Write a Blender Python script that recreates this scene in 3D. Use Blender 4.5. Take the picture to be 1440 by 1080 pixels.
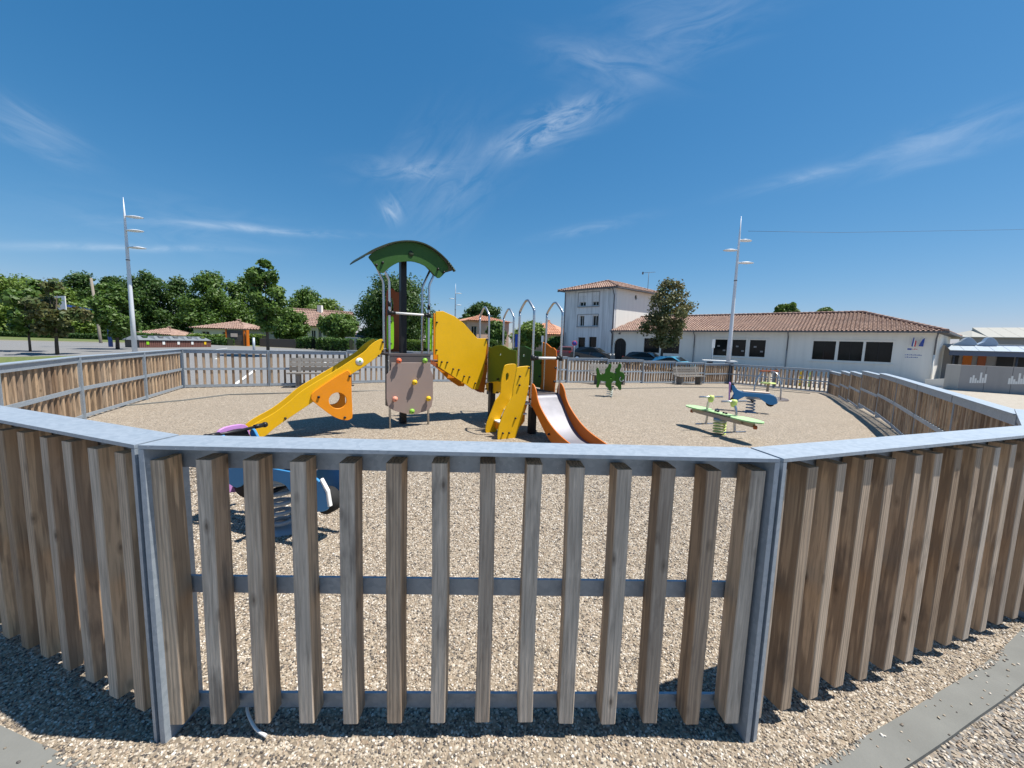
import bpy, bmesh, math, random
import numpy as np
from mathutils import Vector, Matrix, geometry, noise as mnoise
random.seed(7); RNG = np.random.default_rng(11)
R = math.radians
for o in list(bpy.data.objects): bpy.data.objects.remove(o)
SC = bpy.context.scene
COL = SC.collection
# ------------------------------------------------------------------ camera
EYE = 1.6; FPX = 541.0
PITCH, ROLL = 6.2, 1.72
cam_d = bpy.data.cameras.new('camera'); cam = bpy.data.objects.new('camera', cam_d); COL.objects.link(cam)
cam_d.sensor_width = 36; cam_d.lens = FPX / 1440 * 36; cam_d.clip_start = .05; cam_d.clip_end = 3000
CR = (Matrix.Rotation(R(90 - PITCH), 4, 'X') @ Matrix.Rotation(R(ROLL), 4, 'Z'))
cam.matrix_world = Matrix.Translation((0, 0, EYE)) @ CR
SC.camera = cam
# ------------------------------------------------------------------ sun + sky
SUNV = Vector((.43, -.015, 1.0)).normalized()
SUN_EL = math.asin(SUNV.z); SUN_AZ = math.atan2(SUNV.x, SUNV.y)
sd = bpy.data.lights.new('sun', 'SUN'); sd.energy = 5.0; sd.angle = R(.5); sd.color = (1, .95, .87)
sun = bpy.data.objects.new('sun', sd); COL.objects.link(sun)
sun.rotation_euler = SUNV.to_track_quat('Z', 'Y').to_euler()
SC.render.engine = 'CYCLES'
SC.cycles.max_bounces = 6; SC.cycles.diffuse_bounces = 3; SC.cycles.glossy_bounces = 2; SC.cycles.transmission_bounces = 2; SC.cycles.transparent_max_bounces = 4
SC.view_settings.view_transform = 'Standard'; SC.view_settings.look = 'None'
SC.view_settings.exposure = 0.60; SC.view_settings.gamma = 1; SC.view_settings.use_curve_mapping = False
W = bpy.data.worlds.new('World'); SC.world = W; W.use_nodes = True
wn = W.node_tree.nodes; wl = W.node_tree.links; wn.clear()
def wnode(t, **k):
    n = wn.new(t)
    for a, b in k.items(): setattr(n, a, b)
    return n
def wmath(op, a, b=None, c=None):
    n = wnode('ShaderNodeMath', operation=op)
    for i, v in enumerate((a, b, c)):
        if v is None: continue
        if isinstance(v, (int, float)): n.inputs[i].default_value = v
        else: wl.new(v, n.inputs[i])
    return n.outputs[0]
def wdot(vec, d):
    n = wnode('ShaderNodeVectorMath', operation='DOT_PRODUCT'); wl.new(vec, n.inputs[0]); n.inputs[1].default_value = d
    return n.outputs['Value']
SKYCURVE = [(1.369, .36), (.794, 1.141), (.657, 1.939)]
def ray(px, py): return (CR.to_3x3() @ Vector(((px - 720) / FPX, -(py - 540) / FPX, -1))).normalized()
sky = wnode('ShaderNodeTexSky', sky_type='NISHITA', sun_disc=False, sun_elevation=SUN_EL, sun_rotation=SUN_AZ,
            altitude=50, air_density=1.0, dust_density=.15, ozone_density=2.0)
geo = wnode('ShaderNodeTexCoord').outputs['Generated']
def wisp(p0, p1, width, seed, amp, scale=9., fine=.62):
    a, b = ray(*p0), ray(*p1)
    c = (a + b).normalized(); t = (b - a); L = t.length / 2; t.normalize(); s = c.cross(t).normalized()
    x = wmath('DIVIDE', wdot(geo, t), L); y = wmath('DIVIDE', wdot(geo, s), width)
    cmb = wnode('ShaderNodeCombineXYZ')
    wl.new(wmath('MULTIPLY', wdot(geo, t), 1.0), cmb.inputs[0]); wl.new(wmath('MULTIPLY', wdot(geo, s), 3.2), cmb.inputs[1]); cmb.inputs[2].default_value = seed
    nz = wnode('ShaderNodeTexNoise'); nz.inputs['Scale'].default_value = scale; nz.inputs['Detail'].default_value = 9
    nz.inputs['Roughness'].default_value = fine; nz.inputs['Distortion'].default_value = .9
    wl.new(cmb.outputs[0], nz.inputs['Vector'])
    n2 = wnode('ShaderNodeTexNoise'); n2.inputs['Scale'].default_value = 3.5; n2.inputs['Detail'].default_value = 2
    wl.new(cmb.outputs[0], n2.inputs['Vector'])
    y = wmath('ADD', y, wmath('MULTIPLY', wmath('SUBTRACT', n2.outputs['Fac'], .5), 2.2))
    r2 = wmath('ADD', wmath('MULTIPLY', x, x), wmath('MULTIPLY', y, y))
    g = wmath('POWER', 2.718, wmath('MULTIPLY', r2, -1.3))
    front = wmath('GREATER_THAN', wdot(geo, c), 0.0)
    v = wmath('MULTIPLY', wmath('MULTIPLY', g, front), wmath('MAXIMUM', wmath('MULTIPLY', wmath('SUBTRACT', nz.outputs['Fac'], .36), 3.0), 0))
    return wmath('MULTIPLY', v, amp)
WISPS = [((700, 212), (856, 142), .030, 1.3, .55), ((500, 240), (650, 232), .022, 2.2, .26), ((540, 276), (560, 312), .028, 3.7, .45),
         ((860, 60), (1090, -10), .07, 4.4, .13), ((760, 80), (940, 118), .035, 14.4, .18), ((-60, 130), (130, 225), .03, 6.3, .16), ((1040, 272), (1260, 218), .014, 7.9, .20),
         ((1200, 225), (1480, 140), .018, 8.2, .2), ((1200, 250), (1480, 172), .012, 18.2, .15), ((-40, 342), (330, 352), .007, 9.4, .34), ((200, 312), (500, 330), .009, 10.6, .36),
         ((760, 335), (900, 305), .012, 11.1, .16), ((560, 320), (700, 180), .09, 12.5, .10), ((60, 300), (400, 330), .05, 13.3, .10)]
tot = None
for w in WISPS:
    v = wisp(*w); tot = v if tot is None else wmath('ADD', tot, v)
tot = wmath('MINIMUM', tot, .8)
hsv = wnode('ShaderNodeHueSaturation'); wl.new(sky.outputs[0], hsv.inputs['Color'])
hsv.inputs['Saturation'].default_value = 1.0; hsv.inputs['Value'].default_value = 1.0
tint = wnode('ShaderNodeMix', data_type='RGBA', blend_type='MULTIPLY'); tint.inputs['Factor'].default_value = 1; wl.new(hsv.outputs[0], tint.inputs['A']); tint.inputs['B'].default_value = (1, 1, 1, 1)
sepc = wnode('ShaderNodeSeparateColor'); wl.new(tint.outputs['Result'], sepc.inputs[0]); cmbc = wnode('ShaderNodeCombineColor')
for ch_i, (pw, gn) in enumerate(SKYCURVE): wl.new(wmath('MULTIPLY', wmath('POWER', sepc.outputs[ch_i], pw), gn), cmbc.inputs[ch_i])
mx = wnode('ShaderNodeMix', data_type='RGBA'); wl.new(tot, mx.inputs['Factor']); wl.new(cmbc.outputs[0], mx.inputs['A'])
mx.inputs['B'].default_value = (8.6, 9.4, 10.2, 1)
bg = wnode('ShaderNodeBackground'); wl.new(mx.outputs['Result'], bg.inputs['Color']); bg.inputs['Strength'].default_value = .0698
out = wnode('ShaderNodeOutputWorld'); wl.new(bg.outputs[0], out.inputs[0])
# ------------------------------------------------------------------ placing helpers (photo pixel -> point at a known height / depth / plane)
CAMP = Vector((0, 0, EYE))
def atz(px, py, z=0.0):
    d = ray(px, py); return CAMP + d * ((z - EYE) / d.z)
def aty(px, py, y):
    d = ray(px, py); return CAMP + d * (y / d.y)
def onpl(O, d, px, py):
    """(s,z) where the pixel meets the vertical plane through O with direction d"""
    O = Vector((O[0], O[1])); d = Vector((d[0], d[1])).normalized(); n = Vector((-d.y, d.x))
    r = ray(px, py); t = O.dot(n) / (r.x * n.x + r.y * n.y)
    p = CAMP + r * t
    return ((Vector((p.x, p.y)) - O).dot(d), p.z)
def z_ground(x, y):
    s = x + y
    z = -.0185 * min(max(s - 9, 0), 27)
    z += -.1 * min(max((-x - 3) / 4, 0), 1)
    q = -.443 * (x + 10.1) + .896 * (y - 11.6)
    z += .03 * min(max(q - 2, 0), 13.3)
    return z
KNEES = [((1, 1), 9), ((1, 1), 36), ((-1, 0), 3), ((-1, 0), 7), ((-.443, .896), 2 + .443 * 10.1 * 1 + .896 * 11.6), ((-.443, .896), 15.3 + .443 * 10.1 + .896 * 11.6)]
# fix plane constants: q = -.443x+.896y + c
_c = -.443 * 10.1 - .896 * 11.6
KNEES[4] = ((-.443, .896), 2 - _c); KNEES[5] = ((-.443, .896), 15.3 - _c)
# ------------------------------------------------------------------ object helpers
INV = {}
def tag(o, label=None, cat=None, group=None, kind=None):
    if label: o['label'] = label
    if cat: o['category'] = cat
    if group: o['group'] = group
    if kind: o['kind'] = kind
    return o
def thing(name, label, cat, loc=(0, 0, 0), rz=0.0, group=None):
    o = bpy.data.objects.new(name, None); COL.objects.link(o); o.empty_display_size = .2
    o.location = loc; o.rotation_euler = (0, 0, rz)
    INV[o.name] = (Matrix.Translation(loc) @ Matrix.Rotation(rz, 4, 'Z')).inverted()
    return tag(o, label, cat, group)
def link(name, me, mat, parent=None, world=False, kind=None):
    if mat is not None and len(me.materials) == 0: me.materials.append(mat)
    o = bpy.data.objects.new(name, me); COL.objects.link(o)
    if parent is not None:
        o.parent = parent
        if parent.name in INV:
            INV[o.name] = INV[parent.name]
            if world: me.transform(INV[parent.name])
    if kind: o['kind'] = kind
    return o
def npmesh(name, V, F, smooth=False):
    me = bpy.data.meshes.new(name); V = np.asarray(V, dtype=np.float32); F = np.asarray(F, dtype=np.int32); k = F.shape[1]
    me.vertices.add(len(V)); me.vertices.foreach_set('co', V.ravel())
    me.loops.add(F.size); me.loops.foreach_set('vertex_index', F.ravel())
    me.polygons.add(len(F)); me.polygons.foreach_set('loop_start', np.arange(0, F.size, k, dtype=np.int32))
    me.polygons.foreach_set('loop_total', np.full(len(F), k, dtype=np.int32))
    if smooth: me.polygons.foreach_set('use_smooth', np.ones(len(F), dtype=bool))
    me.update(calc_edges=True); return me
class MB:
    def __init__(s): s.v = []; s.f = []; s.sm = []
    def add(s, vs, fs, sm=False):
        b = len(s.v); s.v += [tuple(v) for v in vs]
        for f in fs: s.f.append([i + b for i in f]); s.sm.append(sm)
        return s
    def box(s, c, sz, M=None, ch=0.0):
        x, y, z = (k / 2 for k in sz); c = Vector(c)
        vs = [Vector((a * x, b * y, d * z)) for a in (-1, 1) for b in (-1, 1) for d in (-1, 1)]
        if M is not None: vs = [M @ v for v in vs]
        return s.add([v + c for v in vs], [(0, 1, 3, 2), (4, 6, 7, 5), (0, 4, 5, 1), (2, 3, 7, 6), (0, 2, 6, 4), (1, 5, 7, 3)])
    def beam(s, p0, p1, w, h, up=(0, 0, 1)):
        p0, p1 = Vector(p0), Vector(p1); d = (p1 - p0).normalized(); sd_ = d.cross(Vector(up)).normalized(); u = sd_.cross(d)
        vs = []
        for p in (p0, p1):
            for a, b in ((-1, -1), (1, -1), (1, 1), (-1, 1)): vs.append(p + sd_ * (a * w / 2) + u * (b * h / 2))
        return s.add(vs, [(0, 1, 2, 3), (7, 6, 5, 4), (0, 4, 5, 1), (1, 5, 6, 2), (2, 6, 7, 3), (3, 7, 4, 0)])
    def tube(s, pts, r, seg=10, caps=True, closed=False):
        pts = [Vector(p) for p in pts]; n = len(pts); rr = r if isinstance(r, (list, tuple)) else [r] * n
        T = []
        for i in range(n):
            a = pts[i - 1] if (i > 0 or closed) else pts[i]; b = pts[(i + 1) % n] if (i < n - 1 or closed) else pts[i]
            T.append((b - a).normalized())
        u = T[0].orthogonal().normalized(); vs = []
        for i in range(n):
            u = (u - T[i] * u.dot(T[i]))
            u = u.normalized() if u.length > 1e-6 else T[i].orthogonal().normalized()
            w = T[i].cross(u)
            for k in range(seg):
                a = 2 * math.pi * k / seg; vs.append(pts[i] + (u * math.cos(a) + w * math.sin(a)) * rr[i])
        fs = []
        for i in range(n if closed else n - 1):
            j = (i + 1) % n
            for k in range(seg): l = (k + 1) % seg; fs.append((i * seg + k, i * seg + l, j * seg + l, j * seg + k))
        s.add(vs, fs, True)
        if caps and not closed:
            b = len(s.v) - n * seg
            s.f.append([b + k for k in range(seg)][::-1]); s.sm.append(False)
            s.f.append([b + (n - 1) * seg + k for k in range(seg)]); s.sm.append(False)
        return s
    def lathe(s, c, prof, seg=20, ax=None):
        c = Vector(c); M = Vector(ax).to_track_quat('Z', 'Y').to_matrix() if ax is not None else Matrix.Identity(3)
        vs = []; n = len(prof)
        for r, z in prof:
            for k in range(seg): a = 2 * math.pi * k / seg; vs.append(c + M @ Vector((r * math.cos(a), r * math.sin(a), z)))
        fs = [(i * seg + k, i * seg + (k + 1) % seg, (i + 1) * seg + (k + 1) % seg, (i + 1) * seg + k) for i in range(n - 1) for k in range(seg)]
        return s.add(vs, fs, True)
    def board(s, O, d, loops, t, ch=.004, off=0.0):
        """flat board: closed (s,z) loops (first outer, rest holes) on the vertical plane O,d ; thickness t, chamfered edge"""
        O = Vector((O[0], O[1], 0)); d = Vector((d[0], d[1], 0)).normalized(); n = Vector((d.y, -d.x, 0))
        def W(p, k): return O + d * p[0] + Vector((0, 0, p[1])) + n * (k + off)
        ins = []; full = []
        for li, lp in enumerate(loops):
            A = sum(lp[i][0] * lp[(i + 1) % len(lp)][1] - lp[(i + 1) % len(lp)][0] * lp[i][1] for i in range(len(lp)))
            if (A < 0) != (li > 0): lp = lp[::-1]
            m = len(lp); q = []
            for i in range(m):
                a = Vector(lp[i - 1]); b = Vector(lp[i]); c = Vector(lp[(i + 1) % m])
                e = (b - a).normalized() + (c - b).normalized()
                if e.length < 1e-6: e = (c - b)
                e.normalize(); nn = Vector((-e.y, e.x)); q.append((b.x + nn.x * ch, b.y + nn.y * ch))
            full.append(lp); ins.append(q)
        flat = [p for l in ins for p in l]; tris = geometry.tessellate_polygon([[Vector((p[0], p[1], 0)) for p in l] for l in ins])
        nF = len(flat); ff = [p for l in full for p in l]
        vs = [W(p, t / 2) for p in flat] + [W(p, t / 2 - ch) for p in ff] + [W(p, -t / 2 + ch) for p in ff] + [W(p, -t / 2) for p in flat]
        fs = []
        for tr in tris:
            a, b, c = tr; pa, pb, pc = (Vector(flat[i]) for i in (a, b, c))
            if (pb - pa).cross(pc - pa) < 0: b, c = c, b
            fs.append((a, b, c)); fs.append((c + 3 * nF, b + 3 * nF, a + 3 * nF))
        o = 0
        for l in full:
            m = len(l)
            for i in range(m):
                a, b = o + i, o + (i + 1) % m
                for k in range(3): fs.append((a + k * nF, a + (k + 1) * nF, b + (k + 1) * nF, b + k * nF))
            o += m
        return s.add(vs, fs)
    def mesh(s, name):
        me = bpy.data.meshes.new(name); me.from_pydata(s.v, [], s.f)
        for p, k in zip(me.polygons, s.sm): p.use_smooth = k
        me.update(); return me
    def build(s, name, mat, parent=None, kind=None, world=True, fix=True):
        me = s.mesh(name)
        if fix:
            bm = bmesh.new(); bm.from_mesh(me); bmesh.ops.recalc_face_normals(bm, faces=bm.faces); bm.to_mesh(me); bm.free()
        return link(name, me, mat, parent, world, kind)
def smooth_loop(P, n=5, closed=True):
    """Catmull-Rom through points"""
    out_ = []; m = len(P); rng = range(m) if closed else range(m - 1)
    for i in rng:
        g = lambda k: P[k % m] if closed else P[min(max(k, 0), m - 1)]
        p0, p1, p2, p3 = g(i - 1), g(i), g(i + 1), g(i + 2)
        for k in range(n):
            t = k / n
            out_.append(tuple(.5 * ((2 * b) + (-a + c) * t + (2 * a - 5 * b + 4 * c - d) * t * t + (-a + 3 * b - 3 * c + d) * t ** 3) for a, b, c, d in zip(p0, p1, p2, p3)))
    if not closed: out_.append(tuple(P[-1]))
    return out_
def circle2(c, r, n=24, ry=None): return [(c[0] + r * math.cos(2 * math.pi * k / n), c[1] + (ry or r) * math.sin(2 * math.pi * k / n)) for k in range(n)]
# ------------------------------------------------------------------ materials
class NT:
    def __init__(s, name):
        s.m = bpy.data.materials.new(name); s.m.use_nodes = True; s.n = s.m.node_tree.nodes; s.l = s.m.node_tree.links
        s.b = s.n['Principled BSDF']; s.out = s.n['Material Output']
    def node(s, t, ins=None, **k):
        n = s.n.new(t)
        for a, b in k.items(): setattr(n, a, b)
        for a, b in (ins or {}).items():
            if isinstance(b, bpy.types.NodeSocket): s.l.new(b, n.inputs[a])
            else: n.inputs[a].default_value = b
        return n
    def coord(s, k='Object'): return s.node('ShaderNodeTexCoord').outputs[k]
    def pos(s): return s.node('ShaderNodeNewGeometry').outputs['Position']
    def mapping(s, v, scale=(1, 1, 1), loc=None):
        n = s.node('ShaderNodeMapping', {'Vector': v, 'Scale': scale})
        if loc is not None:
            if isinstance(loc, bpy.types.NodeSocket): s.l.new(loc, n.inputs['Location'])
            else: n.inputs['Location'].default_value = loc
        return n.outputs[0]
    def noise(s, v, scale, detail=4, rough=.55, dist=0.0, out='Fac'):
        return s.node('ShaderNodeTexNoise', {'Vector': v, 'Scale': scale, 'Detail': detail, 'Roughness': rough, 'Distortion': dist}).outputs[out]
    def ramp(s, f, stops):
        n = s.node('ShaderNodeValToRGB', {'Fac': f}); e = n.color_ramp.elements
        while len(e) < len(stops): e.new(.5)
        for k, (p, c) in enumerate(stops): e[k].position = p; e[k].color = (*c, 1) if len(c) == 3 else c
        return n.outputs[0]
    def mix(s, f, a, b, mode='MIX'):
        n = s.node('ShaderNodeMix', data_type='RGBA', blend_type=mode)
        for k, v in (('Factor', f), ('A', a), ('B', b)):
            if isinstance(v, bpy.types.NodeSocket): s.l.new(v, n.inputs[k])
            elif k == 'Factor': n.inputs[k].default_value = v
            else: n.inputs[k].default_value = (*v, 1)
        return n.outputs['Result']
    def math(s, op, a, b=0.0, c=0.0): return s.node('ShaderNodeMath', {0: a, 1: b, 2: c}, operation=op).outputs[0]
    def bump(s, h, strength=.3, dist=.01):
        s.l.new(s.node('ShaderNodeBump', {'Height': h, 'Strength': strength, 'Distance': dist}).outputs[0], s.b.inputs['Normal']); return s
    def set(s, **k):
        for a, b in k.items():
            a = a.replace('_', ' ')
            if isinstance(b, bpy.types.NodeSocket): s.l.new(b, s.b.inputs[a])
            elif isinstance(b, tuple) and len(b) == 3: s.b.inputs[a].default_value = (*b, 1)
            else: s.b.inputs[a].default_value = b
        return s
def paint(name, c, rough=.45, var=.10, scale=6, metal=0.0, bumpy=.05, bscale=60, dirt=.25):
    t = NT(name); v = t.pos()
    n1 = t.noise(v, scale, 5, .6); n2 = t.noise(v, scale * 9, 3, .6)
    dk = tuple(x * (1 - var * 2.2) for x in c); lt = tuple(min(1, x * (1 + var) + .01) for x in c)
    col = t.mix(n1, dk, lt)
    dust = t.math('MULTIPLY', t.ramp(n2, [(.45, (0, 0, 0)), (.75, (1, 1, 1))]), dirt * .35)
    col = t.mix(dust, col, tuple(.5 * x + .1 for x in c))
    t.set(Base_Color=col, Roughness=t.math('ADD', t.math('MULTIPLY', n2, .25), rough - .12), Metallic=metal)
    if metal < .1: t.b.inputs['Specular IOR Level'].default_value = .3
    if bumpy: t.bump(t.noise(v, bscale, 4), bumpy, .004)
    return t.m
M = {}
def wood(name, dark, light, grey, greyness=.55):
    t = NT(name); oc = t.coord('Object'); rnd = t.node('ShaderNodeObjectInfo').outputs['Random']
    off = t.node('ShaderNodeCombineXYZ', {'X': t.math('MULTIPLY', rnd, 37.), 'Y': t.math('MULTIPLY', rnd, 91.), 'Z': t.math('MULTIPLY', rnd, 53.)}).outputs[0]
    v = t.mapping(oc, (1, 1, 1), off)
    vs = t.mapping(v, (26, 26, 1.4))
    grain = t.noise(vs, 3.0, 7, .62, .6)
    ring = t.node('ShaderNodeTexWave', {'Vector': t.mapping(v, (14, 14, .75)), 'Scale': 1.6, 'Distortion': 9., 'Detail': 3., 'Detail Scale': 1.1}, bands_direction='X').outputs['Fac']
    big = t.noise(t.mapping(v, (3, 3, 1.2)), 1.6, 3, .5)
    tone = t.math('ADD', t.math('MULTIPLY', rnd, .75), t.math('MULTIPLY', big, .25))
    brown = t.mix(tone, dark, light)
    brown = t.mix(t.math('MULTIPLY', t.ramp(ring, [(.25, (1, 1, 1)), (.6, (0, 0, 0))]), .55), brown, tuple(x * .38 for x in dark))
    brown = t.mix(t.math('MULTIPLY', t.ramp(grain, [(.3, (1, 1, 1)), (.55, (0, 0, 0))]), .5), brown, tuple(x * .45 for x in dark))
    gcol = t.mix(t.ramp(grain, [(.3, (0, 0, 0)), (.7, (1, 1, 1))]), tuple(x * .45 for x in grey), grey)
    # outer edge (local -Y) and ends are weathered grey
    nrm = t.node('ShaderNodeSeparateXYZ', {'Vector': t.coord('Normal')}).outputs
    edge = t.math('MAXIMUM', t.math('MULTIPLY', nrm[1], -1.0), 0)
    rnd2 = t.math('FRACT', t.math('MULTIPLY', rnd, 7.31))
    wear = t.math('ADD', t.math('MULTIPLY', edge, t.math('ADD', .25, t.math('MULTIPLY', rnd2, .65))), t.math('MULTIPLY', t.math('MULTIPLY', big, rnd2), greyness))
    wear = t.math('MINIMUM', wear, .92)
    col = t.mix(wear, brown, gcol)
    rnd3 = t.math('FRACT', t.math('MULTIPLY', rnd, 17.7)); col = t.mix(t.math('MULTIPLY', t.ramp(rnd3, [(0, (1, 1, 1)), (.3, (0, 0, 0))]), .6), col, tuple(x * .5 for x in dark))
    # knots and dark stains
    kn = t.node('ShaderNodeTexVoronoi', {'Vector': t.mapping(v, (10, 10, 4.6)), 'Scale': 1.0}).outputs['Distance']
    col = t.mix(t.ramp(kn, [(.0, (.85, .85, .85)), (.045, (.7, .7, .7)), (.08, (.35, .35, .35)), (.11, (.3, .3, .3)), (.17, (0, 0, 0))]), col, tuple(x * .22 for x in dark))
    st = t.noise(t.mapping(v, (6, 6, 2.)), 1.3, 4, .6)
    col = t.mix(t.math('MULTIPLY', t.ramp(st, [(.58, (0, 0, 0)), (.72, (1, 1, 1))]), .5), col, (.035, .03, .03))
    t.set(Base_Color=col, Roughness=.8)
    t.bump(t.math('ADD', grain, t.math('MULTIPLY', ring, .5)), .45, .003)
    return t.m
M['slat'] = wood('weathered_slat_wood', (.33, .205, .12), (.72, .50, .30), (.70, .60, .49), .5)
M['bench_wood'] = wood('grey_bench_wood', (.17, .15, .13), (.26, .235, .205), (.31, .29, .265), 1.2)
def galv():
    t = NT('galvanised_steel'); v = t.pos()
    vo = t.node('ShaderNodeTexVoronoi', {'Vector': v, 'Scale': 55., 'Randomness': 1.}).outputs['Color']
    sp = t.node('ShaderNodeSeparateColor', {0: vo}).outputs[0]
    n1 = t.noise(v, 5, 5, .6); n2 = t.noise(v, 160, 3, .6)
    col = t.mix(sp, (.32, .375, .43), (.42, .475, .53)); col = t.mix(t.math('MULTIPLY', n1, .6), col, (.29, .34, .40))
    col = t.mix(t.ramp(n2, [(.66, (0, 0, 0)), (.74, (1, 1, 1))]), col, (.62, .65, .68))
    t.set(Base_Color=col, Metallic=.35, Roughness=t.math('ADD', t.math('MULTIPLY', n1, .25), .38)); t.bump(n2, .12, .002)
    return t.m
M['galv'] = galv()
M['steel'] = paint('brushed_steel_tube', (.55, .56, .58), .28, .05, 8, .9, .02, 200, .05)
M['chute'] = paint('polished_steel_chute', (.22, .22, .25), .5, .14, 5, .3, .03, 60, .2)
M['yellow'] = paint('yellow_hpl', (.84, .47, .0), .5, .045, 4, dirt=.45)
M['orange'] = paint('orange_hpl', (.86, .29, .004), .5, .045, 4, dirt=.4)
M['dorange'] = paint('dark_orange_hpl', (.60, .155, .008), .5, .06, 4, dirt=.4)
M['rust'] = paint('rust_brown_hpl', (.36, .095, .03), .5, .05, 3)
M['olive'] = paint('leaf_green_hpl', (.10, .16, .006), .5, .05, 3)
M['dgreen'] = paint('dark_green_hpl', (.028, .10, .012), .5, .06, 3)
M['lime'] = paint('lime_green_hpl', (.24, .55, .012), .5, .05, 3)
M['rgreen'] = paint('grass_green_hpl', (.045, .17, .008), .5, .06, 3)
M['taupe'] = paint('taupe_hpl', (.31, .235, .205), .55, .04, 3)
M['dtaupe'] = paint('dark_taupe_hpl', (.10, .085, .085), .55, .04, 3)
M['black'] = paint('black_plastic', (.012, .012, .014), .38, .1, 8, dirt=.1)
M['roofskin'] = paint('dark_roof_sheet', (.03, .045, .02), .55, .1, 5)
M['white'] = paint('white_plastic', (.75, .75, .73), .5, .03, 6)
M['holdred'] = paint('coral_hold', (.75, .16, .07), .45, .05, 9); M['holdyel'] = paint('yellow_hold', (.8, .5, .01), .45, .05, 9)
M['holdgrn'] = paint('green_hold', (.25, .5, .06), .45, .05, 9); M['holdpink'] = paint('salmon_hold', (.8, .32, .22), .45, .05, 9)
M['blue'] = paint('blue_hpl', (.05, .25, .52), .45, .05, 5); M['pink'] = paint('lilac_hpl', (.50, .24, .56), .5, .05, 5)
M['seat'] = paint('beige_seat', (.66, .52, .42), .6, .04, 5); M['spring'] = paint('grey_blue_spring', (.30, .36, .42), .4, .08, 12)
M['limespring'] = paint('lime_spring', (.62, .72, .22), .4, .06, 12); M['whitespring'] = paint('pale_spring', (.62, .68, .60), .4, .06, 12)
M['mint'] = paint('mint_green_seat', (.40, .62, .30), .5, .05, 8); M['beige'] = paint('beige_beam', (.42, .35, .27), .55, .06, 8)
M['lampwhite'] = paint('white_lamp_metal', (.72, .74, .78), .4, .03, 4, .1)
M['concrete'] = paint('smooth_concrete', (.17, .172, .16), .85, .14, 5, bumpy=.3, bscale=90, dirt=.5)
M['antenna'] = paint('antenna_metal', (.12, .12, .13), .5, .1)
M['darkfence'] = paint('dark_fence_steel', (.06, .065, .08), .5, .1)
M['ply'] = paint('grey_boards', (.11, .095, .085), .8, .2, 10)
M['lid'] = paint('grey_lid', (.17, .19, .21), .5, .08, 3); M['bluepost'] = paint('blue_post', (.015, .06, .24), .45, .06)
M['poleswood'] = paint('grey_pole_wood', (.25, .22, .18), .85, .15, 6)
def plaster(name, c, stain=.35, low=None):
    t = NT(name); v = t.pos(); n = t.noise(v, .8, 6, .6); st = t.noise(t.mapping(v, (1.6, 1.6, .09)), 1.5, 6, .65)
    col = t.mix(n, tuple(x * .93 for x in c), c)
    col = t.mix(t.math('MULTIPLY', t.ramp(st, [(.45, (0, 0, 0)), (.72, (1, 1, 1))]), stain), col, tuple(x * .42 for x in c))
    n3 = t.noise(v, 2.2, 5, .65)
    col = t.mix(t.math('MULTIPLY', t.ramp(n3, [(.6, (0, 0, 0)), (.75, (1, 1, 1))]), stain * .5), col, tuple(x * .5 for x in c))
    t.set(Base_Color=col, Roughness=.9); t.bump(t.noise(v, 30, 3), .2, .01); return t.m
M['wall'] = plaster('white_render', (.86, .83, .76), .14); M['oldwall'] = plaster('streaked_old_render', (.80, .80, .80), .75)
M['pinkwall'] = plaster('pink_render', (.62, .42, .34), .2); M['creamwall'] = plaster('cream_render', (.62, .56, .46), .2); M['greywall'] = plaster('grey_cladding', (.33, .32, .315), .12)
def tile(name, a, b, c):
    t = NT(name); v = t.pos()
    vo = t.node('ShaderNodeTexVoronoi', {'Vector': t.mapping(v, (3.5, 3.5, 6)), 'Scale': 1.}).outputs['Color']; sp = t.node('ShaderNodeSeparateColor', {0: vo}).outputs[0]
    n = t.noise(v, 1.2, 5, .6); n2 = t.noise(v, 9, 4)
    col = t.mix(sp, a, b); col = t.mix(t.ramp(n, [(.4, (0, 0, 0)), (.75, (1, 1, 1))]), col, c); col = t.mix(t.math('MULTIPLY', n2, .35), col, tuple(x * .5 for x in a))
    t.set(Base_Color=col, Roughness=.85); t.bump(n2, .3, .02); return t.m
M['tile'] = tile('terracotta_tiles', (.22, .125, .095), (.47, .32, .25), (.30, .21, .18)); M['tile2'] = tile('salmon_tiles', (.50, .20, .11), (.62, .32, .2), (.45, .25, .18))
t = NT('dark_window_glass'); v = t.pos(); t.set(Base_Color=t.mix(t.noise(v, 1.5, 3), (.006, .008, .009), (.02, .025, .025)), Roughness=.08, IOR=1.3); M['glass'] = t.m
t = NT('car_paint_dark'); t.set(Base_Color=t.mix(t.noise(t.pos(), 3, 3), (.012, .014, .018), (.02, .022, .026)), Roughness=.25, Coat_Weight=.6); M['cardark'] = t.m
t = NT('car_paint_blue'); t.set(Base_Color=t.mix(t.noise(t.pos(), 3, 3), (.10, .42, .62), (.14, .48, .68)), Roughness=.3, Coat_Weight=.6); M['carblue'] = t.m
t = NT('car_paint_silver'); t.set(Base_Color=t.mix(t.noise(t.pos(), 3, 3), (.10, .03, .03), (.13, .04, .04)), Roughness=.3, Coat_Weight=.6); M['carred'] = t.m
M['rubber'] = paint('tyre_rubber', (.015, .015, .015), .8, .1)
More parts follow.
